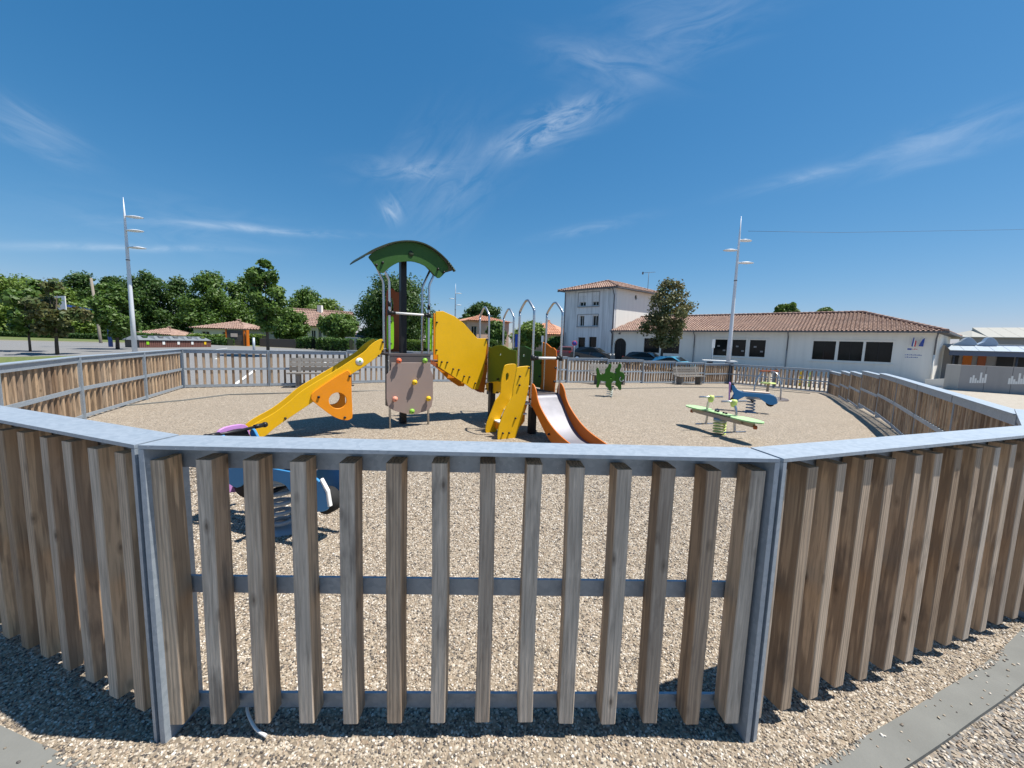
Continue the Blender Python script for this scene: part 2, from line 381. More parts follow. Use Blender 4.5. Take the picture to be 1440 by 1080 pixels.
def leafmat(name, a, b, trans=.25):
    t = NT(name); v = t.pos(); n = t.noise(v, 1.1, 4, .6); n2 = t.noise(v, 14, 2)
    col = t.mix(t.ramp(n, [(.35, (0, 0, 0)), (.65, (1, 1, 1))]), a, b); col = t.mix(t.math('MULTIPLY', n2, .5), col, tuple(x * .55 for x in a))
    t.set(Base_Color=col, Roughness=.55)
    tr = t.node('ShaderNodeBsdfTranslucent', {'Color': t.mix(.5, col, tuple(min(1, x * 1.6) for x in b))})
    mx_ = t.node('ShaderNodeMixShader', {0: trans, 1: t.b.outputs[0], 2: tr.outputs[0]}); t.l.new(mx_.outputs[0], t.out.inputs[0]); return t.m
M['leaf_dark'] = leafmat('dark_leaves', (.035, .085, .015), (.08, .15, .026)); M['leaf_mid'] = leafmat('mid_leaves', (.055, .12, .016), (.13, .22, .032))
M['leaf_light'] = leafmat('light_leaves', (.09, .17, .022), (.20, .28, .045)); M['leaf_red'] = leafmat('reddish_leaves', (.06, .105, .022), (.21, .17, .07)); M['leaf_hedge'] = leafmat('hedge_leaves', (.045, .11, .016), (.09, .17, .026))
M['skylight'] = paint('skylight_plastic', (.36, .42, .50), .35, .06, 3)
M['bark'] = paint('tree_bark', (.09, .07, .055), .9, .25, 12, bumpy=.5)
def ground_mat(name, stones, scale, fill, cov=1.0, bumps=.8, bd=.006, rough=.9, grime=.25, lowvar=.15):
    """stony ground: voronoi cells, each with a stone colour, plus slow tonal variation"""
    t = NT(name); v = t.pos()
    vo = t.node('ShaderNodeTexVoronoi', {'Vector': v, 'Scale': scale, 'Randomness': 1.}); rc = t.node('ShaderNodeSeparateColor', {0: vo.outputs['Color']}).outputs
    st = t.ramp(rc[0], stones); 
    for e in (): pass
    big = t.noise(v, .6, 5, .6); mid = t.noise(v, 4.5, 4, .6)
    col = t.mix(t.math('MULTIPLY', t.ramp(vo.outputs['Distance'], [(.35, (0, 0, 0)), (.75, (1, 1, 1))]), .55), st, fill)
    if cov < 1: col = t.mix(t.ramp(rc[1], [(cov, (0, 0, 0)), (cov + .02, (1, 1, 1))]), col, fill)
    col = t.mix(t.math('MULTIPLY', big, lowvar * 2), col, tuple(x * .7 for x in fill)); col = t.mix(t.math('MULTIPLY', t.ramp(mid, [(.5, (0, 0, 0)), (.8, (1, 1, 1))]), grime), col, tuple(x * .55 for x in fill))
    t.set(Base_Color=col, Roughness=rough)
    fine = t.noise(v, 22, 3, .7); col = t.mix(t.math('MULTIPLY', t.ramp(fine, [(.3, (1, 1, 1)), (.56, (0, 0, 0))]), .5), col, tuple(x * .55 for x in fill)); t.set(Base_Color=col)
    h = t.math('SUBTRACT', 1.0, vo.outputs['Distance'])
    t.bump(h, bumps, bd); return t.m
STONES = [(0, (.05, .043, .04)), (.10, (.115, .092, .072)), (.28, (.265, .208, .15)), (.5, (.355, .29, .215)), (.68, (.305, .235, .165)), (.82, (.46, .395, .315)), (1, (.62, .56, .47))]
M['gravel'] = ground_mat('pea_gravel', STONES, 70, (.24, .20, .15), bumps=.7)
M['path'] = ground_mat('gravelled_asphalt', STONES, 70, (.17, .165, .16), cov=.62, bumps=.4)
M['asphalt'] = ground_mat('old_asphalt', [(0, (.15, .15, .15)), (.6, (.205, .203, .203)), (1, (.28, .277, .27))], 40, (.195, .193, .19), bumps=.2, grime=.12)
M['plaza'] = ground_mat('pale_paving', [(0, (.33, .29, .24)), (1, (.43, .39, .33))], 8, (.39, .35, .29), bumps=.1)
M['grass'] = ground_mat('short_grass', [(0, (.07, .11, .02)), (.5, (.12, .16, .035)), (1, (.2, .2, .07))], 12, (.10, .13, .03), bumps=.6, grime=.5)
M['earth'] = ground_mat('dry_ground', [(0, (.16, .15, .10)), (1, (.28, .25, .18))], 9, (.2, .19, .13), bumps=.3)
M['line'] = paint('road_paint', (.66, .66, .64), .8, .12, 12)
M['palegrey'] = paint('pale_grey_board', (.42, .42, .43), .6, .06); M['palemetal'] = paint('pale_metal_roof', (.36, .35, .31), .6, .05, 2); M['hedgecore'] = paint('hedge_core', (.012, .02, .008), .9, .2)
M['creamgrey'] = plaster('cream_grey_render', (.50, .48, .44), .1); M['darkdoor'] = paint('dark_door', (.015, .014, .014), .5, .1); M['bluegrey'] = paint('blue_grey_fascia', (.09, .12, .19), .5, .05)
# ================================================================== GROUND
def sheet(name, polys, dz, mat, grid=None):
    bm = bmesh.new()
    for P in polys:
        vs = [bm.verts.new((p[0], p[1], 0)) for p in P]
        for t3 in geometry.tessellate_polygon([[Vector((p[0], p[1], 0)) for p in P]]):
            try: bm.faces.new([vs[i] for i in t3])
            except ValueError: pass
    for (a, b), c in KNEES:
        n = Vector((a, b, 0)); L = n.length; n /= L
        bmesh.ops.bisect_plane(bm, geom=bm.verts[:] + bm.edges[:] + bm.faces[:], plane_co=n * (c / L), plane_no=n, dist=1e-5)
    bmesh.ops.triangulate(bm, faces=bm.faces[:])
    for vt in bm.verts: vt.co.z = z_ground(vt.co.x, vt.co.y) + dz
    bmesh.ops.recalc_face_normals(bm, faces=bm.faces)
    me = bpy.data.meshes.new(name); bm.to_mesh(me); bm.free()
    if me.polygons and sum(p.normal.z for p in me.polygons) < 0: me.flip_normals()
    return link(name, me, mat, kind='structure')
PER = [(-1.32, 1.32), (1.01, 1.39), (3.21, 2.15), (5.03, 3.62), (6.37, 5.36), (7.70, 7.11), (9.03, 8.85), (10.37, 10.68), (11.8, 12.8), (13.25, 14.9), (14.6, 16.9), (15.75, 18.9),
       (14.35, 20.95), (12.95, 23.0)]
NB = 11
for k in range(1, NB + 1): PER.append((12.95 + (-10.1 - 12.95) * k / NB, 23.0 + (11.6 - 23.0) * k / NB))
PER += [(-9.1, 9.3), (-8.1, 7.0), (-6.9, 4.95), (-5.32, 3.2), (-3.52, 2.09)]
cen = Vector((2.5, 10))
sheet('ground', [[(-900, -60), (900, -60), (900, 1500), (-900, 1500)]], 0, M['earth'])
sheet('asphalt_car_park', [[(-70, -20), (-2, -20), (30, -20), (60, 18), (40, 30), (18, 60), (-24, 46), (-46, 38), (-58, 32)]], .004, M['asphalt'])
sheet('grass_verge', [[(-75, 31), (-46, 42), (-24, 50), (20, 66), (60, 100), (-100, 130), (-120, 40)]], .008, M['grass'])
sheet('grass_strip', [[(-26, 15.5), (-24.5, 17.2), (-20.5, 22.6), (-19.2, 22.2), (-16.0, 12.5), (-19, 10)]], .008, M['grass'])
sheet('paved_square', [[(16.5, 16.5), (19.5, 20.5), (24, 25), (29.5, 27.6), (34, 30), (60, 34), (70, 0), (20, -10), (6, 2), (9, 5.2), (14, 13)]], .012, M['plaza'])
sheet('forecourt', [[(14.2, 24.4), (17.2, 19.6), (21.5, 24), (24, 27.5), (20, 31)]], .016, M['plaza'])
kin = smooth_loop([(-5.6, 3.1), (-3.5, 1.85), (-1.98, 1.36), (-1.0, 1.15), (0, 1.09), (.7, 1.15), (1.12, 1.275), (1.44, 1.40), (1.94, 1.60), (2.79, 1.97), (4.2, 2.75), (5.6, 3.9)], 6, False)
def offs(P, w):
    o = []
    for i, p in enumerate(P):
        a = Vector(P[max(i - 1, 0)]); b = Vector(P[min(i + 1, len(P) - 1)]); d = (b - a).normalized(); o.append((p[0] + d.y * w, p[1] - d.x * w))
    return o
kout = offs(kin, .125)
sheet('gravelled_path', [[(-30, -12), (30, -12), (16, 3)] + kout[::-1] + [(-14, 4)]], .016, M['path'])
inner = PER[2:-1]
sheet('gravel_surface', [[tuple(p) for p in kin] + [((p[0] - cen.x) * 1.012 + cen.x, (p[1] - cen.y) * 1.012 + cen.y) for p in PER[3:-1]]], .020, M['gravel'])
# flush concrete kerb round the outside of the near fence
mb = MB(); n_ = len(kin); vs = []
for a, b in zip(kin, kout):
    vs += [(a[0], a[1], -.05), (a[0], a[1], .034), (b[0], b[1], .034), (b[0], b[1], -.05)]
fs = [(4 * i + k, 4 * i + k + 1, 4 * i + 5 + k, 4 * i + 4 + k) for i in range(n_ - 1) for k in range(3)]
mb.add(vs, fs); mb.build('kerb', M['concrete'], kind='structure')
# sunken border board across the play gravel, in front of the back fence
mb = MB(); pts = [(-8.9, 8.0), (-8.1, 9.4), (-7.8, 10.5), (-6.6, 11.0), (-4.7, 11.5), (0, 13.4), (4.5, 15.9), (8.5, 18.4), (12.5, 19.8), (14.2, 18.2)]
for a, b in zip(pts[:-1], pts[1:]):
    mb.beam((a[0], a[1], z_ground(*a) + .0), (b[0], b[1], z_ground(*b) + .0), .06, .09)
mb.build('border_board', M['concrete'], kind='structure')
# car park stall lines
mb = MB()
def pline(p0, p1, w=.12):
    p0, p1 = Vector(p0), Vector(p1); d = (p1 - p0).normalized(); s = Vector((-d.y, d.x)) * w / 2
    mb.add([(q.x, q.y, z_ground(q.x, q.y) + .009) for q in (p0 - s, p1 - s, p1 + s, p0 + s)], [(0, 1, 2, 3)])
D0 = Vector((-.455, .89))
for o in ((-9.3, 12.8), (-14.6, 23.1), (-11.8, 12.2), (-16.4, 21.2), (-14.3, 11.2), (-19.0, 20.4), (-6.6, 14.0), (-10.2, 21.0), (-3.6, 15.4), (-6.5, 22.5)):
    o = Vector(o); pline(o, o + D0 * 5.0)
for o in ((-19.4, 31), (-23.6, 30.5), (-15, 33)): pline(o, Vector(o) + D0 * 5)
mb.build('road_markings', M['line'], kind='structure')

# ================================================================== PEBBLES (stuff, instanced on a point mesh)
def pebbles(name, pts, scl, mat, label):
    me = bpy.data.meshes.new(name); n = len(pts)
    me.vertices.add(n); me.vertices.foreach_set('co', np.asarray(pts, np.float32).ravel())
    a = me.attributes.new('rot', 'FLOAT_VECTOR', 'POINT'); a.data.foreach_set('vector', (RNG.random((n, 3)) * np.array([.7, .7, 6.28])).astype(np.float32).ravel())
    a = me.attributes.new('scl', 'FLOAT_VECTOR', 'POINT'); a.data.foreach_set('vector', scl.astype(np.float32).ravel())
    o = link(name, me, mat, kind='stuff'); tag(o, label, 'gravel')
    g = bpy.data.node_groups.new(name, 'GeometryNodeTree')
    g.interface.new_socket('Geometry', in_out='INPUT', socket_type='NodeSocketGeometry'); g.interface.new_socket('Geometry', in_out='OUTPUT', socket_type='NodeSocketGeometry')
    N = g.nodes; L = g.links; i = N.new('NodeGroupInput'); q = N.new('NodeGroupOutput')
    ico = N.new('GeometryNodeMeshIcoSphere'); ico.inputs['Radius'].default_value = 1; ico.inputs['Subdivisions'].default_value = 2
    sp = N.new('GeometryNodeSetPosition'); nz = N.new('ShaderNodeTexNoise'); nz.inputs['Scale'].default_value = .9
    vm = N.new('ShaderNodeVectorMath'); vm.operation = 'SUBTRACT'; vm.inputs[1].default_value = (.5, .5, .5); vm2 = N.new('ShaderNodeVectorMath'); vm2.operation = 'SCALE'; vm2.inputs['Scale'].default_value = 1.1
    L.new(nz.outputs['Color'], vm.inputs[0]); L.new(vm.outputs[0], vm2.inputs[0]); L.new(vm2.outputs[0], sp.inputs['Offset']); L.new(ico.outputs['Mesh'], sp.inputs['Geometry'])
    sm = N.new('GeometryNodeSetMaterial'); sm.inputs['Material'].default_value = mat; L.new(sp.outputs[0], sm.inputs[0])
    ss = N.new('GeometryNodeSetShadeSmooth'); L.new(sm.outputs[0], ss.inputs[0])
    ip = N.new('GeometryNodeInstanceOnPoints'); L.new(i.outputs[0], ip.inputs['Points']); L.new(ss.outputs[0], ip.inputs['Instance'])
    for nm, s_ in (('rot', 'Rotation'), ('scl', 'Scale')):
        na = N.new('GeometryNodeInputNamedAttribute'); na.data_type = 'FLOAT_VECTOR'; na.inputs['Name'].default_value = nm; L.new(na.outputs[0], ip.inputs[s_])
    L.new(ip.outputs[0], q.inputs[0]); mo = o.modifiers.new('pebbles', 'NODES'); mo.node_group = g
    return o
t = NT('river_pebble'); rnd = t.node('ShaderNodeObjectInfo').outputs['Random']
t.set(Base_Color=t.mix(t.math('MULTIPLY', t.noise(t.pos(), 320, 2), .35), t.ramp(rnd, [(0, (.035, .033, .035)), (.10, (.085, .075, .07)), (.24, (.235, .19, .14)), (.42, (.38, .31, .225)), (.56, (.48, .41, .315)), (.68, (.33, .235, .16)), (.78, (.49, .42, .335)), (.92, (.60, .54, .46)), (1, (.74, .70, .63))]), (.12, .10, .085)), Roughness=.62)
M['pebble'] = t.m
K_in = np.array(kin); K_out = np.array(kout)
def scatter(n, ymax, keep, dens):
    P = []; 
    x = RNG.uniform(-1, 1, n * 3); y = RNG.uniform(.75, ymax, n * 3); w = 1.4 * y + 1.0
    ok = RNG.random(n * 3) < (w / (1.4 * ymax + 1)) * dens(y)
    x = x * w; x, y = x[ok], y[ok]
    yi = np.interp(x, K_in[:, 0], K_in[:, 1], left=-9, right=-9); yo = np.interp(x, K_out[:, 0], K_out[:, 1], left=99, right=99)
    k = keep(x, y, yi, yo); return x[k], y[k]
dens = lambda y: np.clip(1.9 / y, .35, 1) ** 1.3
x, y = scatter(240000, 4.8, lambda x, y, yi, yo: y > yi + .004 - .03 * np.clip(np.sin(x * 3.1) * np.sin(x * 7.7 + 1) + .2 * RNG.random(len(x)), 0, 1), dens)
s = RNG.uniform(.0030, .0060, len(x)) * np.clip(y / 2.4, 1, 1.35); z = np.where(y < np.interp(x, K_in[:, 0], K_in[:, 1]) + .002, .034 + s * .3, .020 + s * RNG.uniform(-.3, .5, len(x)))
sc_ = np.stack([s * RNG.uniform(.9, 1.45, len(s)), s, s * RNG.uniform(.5, .85, len(s))], 1)
pebbles('loose_gravel', np.stack([x, y, z], 1), sc_, M['pebble'], 'loose beige and grey pea gravel covering the ground under the near fence')
x, y = scatter(60000, 3.0, lambda x, y, yi, yo: (y < yo - .004), lambda y: np.ones_like(y) * .8)
s = RNG.uniform(.0035, .0068, len(x)); z = .017 + s * RNG.uniform(-.2, .4, len(x))
sc_ = np.stack([s * RNG.uniform(.9, 1.5, len(s)), s, s * RNG.uniform(.45, .75, len(s))], 1)
pebbles('path_stones', np.stack([x, y, z], 1), sc_, M['pebble'], 'flatter stones pressed into the grey path outside the kerb')
x, y = scatter(60000, 3.0, lambda x, y, yi, yo: (y <= yi) & (y >= yo) & (RNG.random(len(x)) < .03 * (1 + np.sin(x * 5) * np.sin(x * 13))), lambda y: np.ones_like(y))
s = RNG.uniform(.003, .006, len(x))
pebbles('stray_pebbles', np.stack([x, y, .034 + s * .4], 1), np.stack([s * 1.3, s, s * .7], 1), M['pebble'], 'stray pebbles lying on the grey concrete kerb')

# ================================================================== FENCE
SLATS = []
def slat_mesh(seed, L):
    r = random.Random(seed); V = []; n = 5; w, d = .058, .086; c = .0035
    ch = [(-w / 2 + c, 0), (w / 2 - c, 0), (w / 2, c), (w / 2, d - c), (w / 2 - c, d), (-w / 2 + c, d), (-w / 2, d - c), (-w / 2, c)]
    bx, tw = r.uniform(-.004, .004), r.uniform(-.03, .03)
    for i in range(n + 1):
        t_ = i / n; z = L * t_; a = tw * t_; ox = bx * math.sin(t_ * 3.14)
        for x, y in ch: V.append((x * math.cos(a) - y * math.sin(a) + ox, x * math.sin(a) + y * math.cos(a), z))
    F = [(i * 8 + k, i * 8 + (k + 1) % 8, i * 8 + 8 + (k + 1) % 8, i * 8 + 8 + k) for i in range(n) for k in range(8)]
    me = bpy.data.meshes.new('slat'); me.from_pydata(V, [], F + [tuple(range(8))[::-1], tuple(n * 8 + k for k in range(8))]); me.materials.append(M['slat']); return me
SLATS = [slat_mesh(k, 1.06) for k in range(5)]
HF = 1.20; DP = .155
def fence_panel(p0, p1, pm, pn, label, nsl=14, first=.045, last=.068, ends=True, zoff=None, cat='fence', group='fence panels of wooden slats in steel frames', skip=()):
    """p0->p1 outer edge, walking with the enclosure on the left; pm/pn neighbours for the mitres"""
    p0, p1, pm, pn = (Vector(p) for p in (p0, p1, pm, pn)); d = (p1 - p0); L = d.length; d.normalize(); rz = math.atan2(d.y, d.x)
    def half(a, b):  # turning half angle
        return (math.atan2(a.x * b.y - a.y * b.x, a.dot(b))) / 2
    h0 = half((p0 - pm).normalized(), d); h1 = half(d, (pn - p1).normalized()); g = .003
    z0 = z_ground(*((p0 + p1) / 2)) + .02 if zoff is None else zoff
    o = thing('fence_panel', label, cat, (p0.x, p0.y, z0 - .02), rz, group)
    t0, t1 = math.tan(h0), math.tan(h1); g = .008
    H = HF
    def P(m, x0a, x0b, y0, y1, za, zb, e0=g, e1=g):
        # prism whose ends follow the mitres
        vs = []
        for z in (za, zb):
            for (xx, yy) in ((e0 + y0 * t0, y0), (L - e1 - y0 * t1, y0), (L - e1 - y1 * t1, y1), (e0 + y1 * t0, y1)): vs.append((xx, yy, z))
        return m.add(vs, [(0, 3, 2, 1), (4, 5, 6, 7), (0, 1, 5, 4), (1, 2, 6, 5), (2, 3, 7, 6), (3, 0, 4, 7)])
    W = lambda m, n: m.build(n, M['galv'], o, world=False)
    W(P(MB(), 0, 0, 0, DP, H - .014, H), 'top_plate')
    W(P(MB(), 0, 0, .120, .132, H - .118, H - .016, .024, .024), 'top_rail')
    W(P(MB(), 0, 0, .118, .130, .565, .635, .024, .024), 'middle_rail')
    W(P(MB(), 0, 0, .118, .130, .055, .120, .024, .024), 'bottom_rail')
    for (xb, t_, sg) in ((g, t0, 1), (L - g, -t1, -1)):
        m = MB(); w = .018 * sg; vs = []; DE = DP if ends else .108
        for z in (-.12, H - .0155):
            for (xx, yy) in ((xb, 0), (xb + w, 0), (xb + w + DE * t_, DE), (xb + DE * t_, DE)): vs.append((xx, yy, z))
        m.add(vs, [(0, 3, 2, 1), (4, 5, 6, 7), (0, 1, 5, 4), (1, 2, 6, 5), (2, 3, 7, 6), (3, 0, 4, 7)]); W(m, 'end_plate')
    st = (L - first - last) / (nsl - 1)
    for k in range(nsl):
        if k in skip: continue
        s_ = bpy.data.objects.new('slat', random.choice(SLATS)); COL.objects.link(s_); s_.parent = o
        s_.location = (first + st * k + random.uniform(-.006, .006), .022 + random.uniform(-.003, .003), .085 + random.uniform(-.006, .006)); s_.rotation_euler = (random.uniform(-.003, .003), random.uniform(-.006, .006), random.uniform(-.03, .03))
    return o
n = len(PER)
LB = {0: 'near fence panel straight in front of the viewer, facing square on', 1: 'near fence panel turning away at the right, brown slat sides showing', 24 + 6 - 1 - 0: None}
names = {}
for i in range(n):
    if i == 0: lb = 'near fence panel square across the bottom middle of the photo'
    elif i == 1: lb = 'near fence panel turning away to the right beside the middle one'
    elif i == n - 1: lb = 'near fence panel turning away to the left beside the middle one'
    elif i in (2, 3, 4, 5, 6): lb = ['', '', 'right side fence panel next after the near right panel, at the photo edge', 'right side fence panel of one level run, nearest the photo edge', 'right side fence panel of one level run, second from the edge', 'right side fence panel of one level run, third from the edge', 'right side fence panel last before the steps begin'][i]
    elif i in (7, 8, 9, 10): lb = ['highest', 'second', 'third', 'lowest and farthest'][i - 7] + ' of the stepped right side fence panels going down to the far corner'
    elif i in (11, 12): lb = ['far right end fence panel standing in the right back corner', 'far right end fence panel beside the dark corner post'][i - 11]
    elif i < 13 + NB:
        k = i - 13
        lb = ['back fence panel just left of the dark corner post', 'back fence panel behind the right bench', 'back fence panel between the two right benches', 'back fence panel right of the green spring rider', 'back fence panel behind the middle bench',
              'back fence panel behind the orange slide', 'back fence panel seen between the stairs and the yellow bridge', 'back fence panel behind the climbing wall', 'back fence panel right of the left bench under the yellow slide', 'back fence panel directly behind the left bench', 'back fence panel at the left back corner by the asphalt'][k]
    else: lb = ['left side fence panel meeting the left back corner like a gate', 'left side fence panel second from the left back corner', 'left side fence panel third from the left back corner', 'left side fence panel curving in at the photo edge', 'left side fence panel between the edge and the near left panel'][i - 13 - NB]
    zo = None
    if 2 <= i <= 10: zo = [-.08, -.13, -.13, -.13, -.13, -.18, -.30, -.39, -.52][i - 2]
    if 13 <= i < 13 + NB: zo = z_ground(*((Vector(PER[i]) + Vector(PER[(i + 1) % n])) / 2)) + .02
    fence_panel(PER[i], PER[(i + 1) % n], PER[i - 1], PER[(i + 2) % n], lb, nsl=14 if i in (0, 1) else 13, zoff=zo, skip=(), last=.15 if i == n - 1 else .068, ends=not (2 <= i <= 10))
# dark broad corner post of the back fence
cp = thing('corner_post', 'broad dark steel corner post where the back fence turns', 'fence post', (12.95, 23.0, z_ground(12.95, 23)), 0)
MB().box((0, 0, .62), (.30, .30, 1.34)).build('post', M['darkfence'], cp, world=False)
MB().box((0, 0, 1.30), (.34, .34, .03)).build('cap', M['galv'], cp, world=False)

# ================================================================== PLAY STRUCTURE
A = Vector((-2.13, 6.66)); B = Vector((-1.55, 7.09)); U = (B - A).normalized(); Nn = Vector((U.y, -U.x)); WT = (B - A).length
Cc = A - Nn * .66; Dd = B - Nn * .66; TC = (A + B + Cc + Dd) / 4
K1 = Vector((.33, 6.40)); N2 = Vector((.46, -.89)).normalized(); U2 = Vector((-N2.y, N2.x)); K2 = K1 + U2 * .56
F3 = K1 - N2 * .5; F4 = K2 - N2 * .5; R1 = Vector((-.5, 7.87)); R2 = R1 + U2 * .56; F1 = R1 - N2 * .48; F2 = R2 - N2 * .48
PS = thing('play_structure', 'colourful play structure with green roofed tower, yellow and orange slides, bridge and climbing wall', 'playground structure', (TC.x, TC.y, 0))
def v3(p, z): return Vector((p[0], p[1], z))
def pxs(O, d, L, sx=1, sy=1, ox=0, oy=0): return [onpl(O, d, ox + x / sx, oy + y / sy) for x, y in L]
def brd(name, mat, O, d, loops, t=.02, off=0.0, sm=0, parent=None, ch=.004):
    if sm: loops = [smooth_loop(loops[0], sm)] + loops[1:]
    return MB().board(O, d, loops, t, ch, off).build(name, M[mat], parent or PS, fix=True)
def bolt(O, d, s, z, off=.02, r=.017, parent=None):
    O = Vector(O); d = Vector(d).normalized(); nn = Vector((d.y, -d.x)); p = O + d * s + nn * off
    return MB().lathe((p.x, p.y, z), [(0, .034), (r * .7, .032), (r, .018), (r, -.012), (0, -.012)], 8, (nn.x, nn.y, 0)).build('bolt', M['black'], parent or PS)
def tubep(name, pts, r=.019, mat='steel', parent=None, seg=10): return MB().tube(pts, r, seg).build(name, M[mat], parent or PS)
# posts
pp = MB(); pp.box((TC.x, TC.y, 1.5), (.105, .105, 3.5), Matrix.Rotation(math.atan2(U.y, U.x), 3, 'Z')); pp.build('main_post', M['black'], PS)
for q, zt in (((.37, 6.62), .78), ((-.40, 7.66), .78), ((.02, 8.0), .78)):
    MB().box((q[0], q[1], zt / 2 - .1), (.11, .11, zt + .2), Matrix.Rotation(math.atan2(U2.y, U2.x), 3, 'Z')).build('support_post', M['black'], PS)
ZD = 1.34
dk = MB()
def deckpoly(poly, z0, z1):
    n_ = len(poly); return MB().add([v3(p, z0) for p in poly] + [v3(p, z1) for p in poly], [tuple(range(n_))[::-1], tuple(range(n_, 2 * n_))] + [(i, (i + 1) % n_, (i + 1) % n_ + n_, i + n_) for i in range(n_)])
e = .03
deckpoly([A - U * e + Nn * e, B + U * e + Nn * e, Dd + U * e - Nn * e, Cc - U * e - Nn * e], ZD - .035, ZD).build('tower_deck', M['dtaupe'], PS)
deckpoly([F1, R1, K1, K2, R2, F2], .70, .74).build('lower_deck', M['dtaupe'], PS)
# tower corner tubes up to the roof (bent outwards at the top)
for q, s_, bot in ((A, -1, 0), (B, 1, 0), (A - Nn * .3, -1, ZD), (B - Nn * .3, 1, ZD)):
    zt = 2.60
    pts = [v3(q, bot), v3(q, 1.4), v3(q, zt - .06), v3(q + U * s_ * .012, zt), v3(q + U * s_ * .06, zt + .10), v3(q + U * s_ * .20, zt + .40)]
    tubep('corner_tube', pts, .02)
# roof: barrel shell on two arched gables
def arcz(s): return 3.36 - .50 * (s * s) / (.86 * .86) * .92 - .05 * s
gable_px = [(228, 250), (262, 215), (300, 190), (400, 150), (480, 128), (560, 120), (640, 132), (700, 152), (800, 215), (870, 285), (905, 345), (870, 385), (830, 425), (800, 420), (765, 380), (700, 322), (620, 292), (560, 286), (480, 296), (410, 335), (350, 382), (320, 375), (290, 335), (255, 285)]
G = pxs(A + Nn * .03, U, gable_px, 6, 6, 480, 320)
gb = brd('roof_gable', 'dgreen', A + Nn * .03, U, [smooth_loop(G, 2)], .02)
for x, y in ((292, 318), (345, 298), (812, 352), (862, 378)):
    s_, z_ = onpl(A + Nn * .03, U, 480 + x / 6, 320 + y / 6); bolt(A + Nn * .03, U, s_, z_, .012, .022, gb)
s_, z_ = onpl(A + Nn * .03, U, 480 + 585 / 6, 320 + 222 / 6)
MB().lathe(v3(A + Nn * .045 + U * s_, z_), [(0, .006), (.045, .006), (.045, -.006), (0, -.006)], 18, (Nn.x, Nn.y, 0)).build('emblem_disc', M['roofskin'], gb)
shell_px = [(196, 236), (212, 220), (240, 198), (300, 168), (400, 130), (480, 112), (560, 106), (640, 113), (720, 138), (800, 185), (870, 245), (920, 300), (955, 348)]
S_ = smooth_loop(pxs(A + Nn * .10, U, shell_px, 6, 6, 480, 320), 3, False)
vs = []; fs = []; m = len(S_)
dpth = (Nn * .10, -Nn * (.66 + .16))
for th in (0, .022):
    for off in dpth:
        for s_, z_ in S_: p = A + off + U * s_; vs.append((p.x, p.y, z_ - .022 + th))
for i in range(m - 1):
    fs += [(i, i + 1, m + i + 1, m + i), (2 * m + i, 3 * m + i, 3 * m + i + 1, 2 * m + i + 1), (i, 2 * m + i, 2 * m + i + 1, i + 1), (m + i, m + i + 1, 3 * m + i + 1, 3 * m + i)]
fs += [(0, m, 3 * m, 2 * m), (m - 1, 3 * m - 1, 4 * m - 1, 2 * m - 1)]
MB().add(vs, fs, False).build('roof_shell', M['roofskin'], PS)
for k in range(5):  # wavy drip edge at the right end of the shell
    s_, z_ = S_[-1 - k]; p = A + Nn * .085 + U * (s_ - .0)
    MB().lathe((p.x, p.y, z_ - .03), [(0, .03), (.022, .02), (.022, -.02), (0, -.03)], 8, (Nn.x, Nn.y, 0)).build('edge_scallop', M['roofskin'], PS)
s_, z_ = onpl(A + Nn * .02, U, 480 + 590 / 6, 320 + 103 / 6)
brd('ridge_cap', 'lime', A - Nn * .2, U, [[(s_ - .05, z_ - .06), (s_ + .06, z_ - .06), (s_ + .05, z_ + .0), (s_ - .03, z_ + .005)]], .3)
# tower infill
rp = pxs(Cc, U, [(372, 1050), (378, 560), (385, 525), (410, 513), (440, 515), (455, 540), (492, 548), (492, 1050)], 6, 6, 480, 320)
hole = [onpl(Cc, U, 480 + x / 6, 320 + y / 6) for x, y in ((402, 730), (402, 640), (408, 605), (421, 585), (434, 605), (440, 640), (440, 730))]
brd('entrance_panel', 'rust', Cc, U, [rp, hole], .02)
MB().tube([v3(Cc + U * ((hole[0][0] + hole[-1][0]) / 2), hole[0][1]), v3(Cc + U * ((hole[0][0] + hole[-1][0]) / 2), hole[3][1])], .008, 6).build('window_bar', M['steel'], PS)
for pl in ([(385, 770), (395, 752), (425, 752), (440, 765), (442, 990), (430, 1025), (400, 1028), (385, 1010)], [(715, 790), (725, 766), (760, 768), (768, 800), (766, 1010), (745, 1028), (722, 1020), (713, 980)]):
    pts_ = pxs(A - Nn * .03, U, pl, 6, 6, 480, 320); brd('hand_panel', 'lime', A - Nn * .03, U, [smooth_loop(pts_, 2)], .02)
    for k in (1, -2): bolt(A - Nn * .03, U, sum(p[0] for p in pts_) / 8, pts_[k][1] + (-.08 if k == 1 else .1), .014, .018)
def clampbar(p, q, z, r=.02):
    p, q = Vector(p), Vector(q); d = (q - p).normalized()
    bar = tubep('guard_bar', [v3(p + d * .05, z), v3(q - d * .05, z)], r, 'white', seg=10)
    for c_ in (p, q): MB().tube([v3(c_, z - .045), v3(c_, z + .045)], .036, 12).tube([v3(c_, z), v3(c_ + d * (.1 if c_ == p else -.1), z)], .03, 10).build('clamp', M['black'], PS)
_, zb = onpl(A, U, 575, 441.5); clampbar(A, B, zb)
for c_ in (A, B): MB().tube([v3(c_, zb + .10), v3(c_, zb + .19)], .027, 10).build('clamp', M['black'], PS)
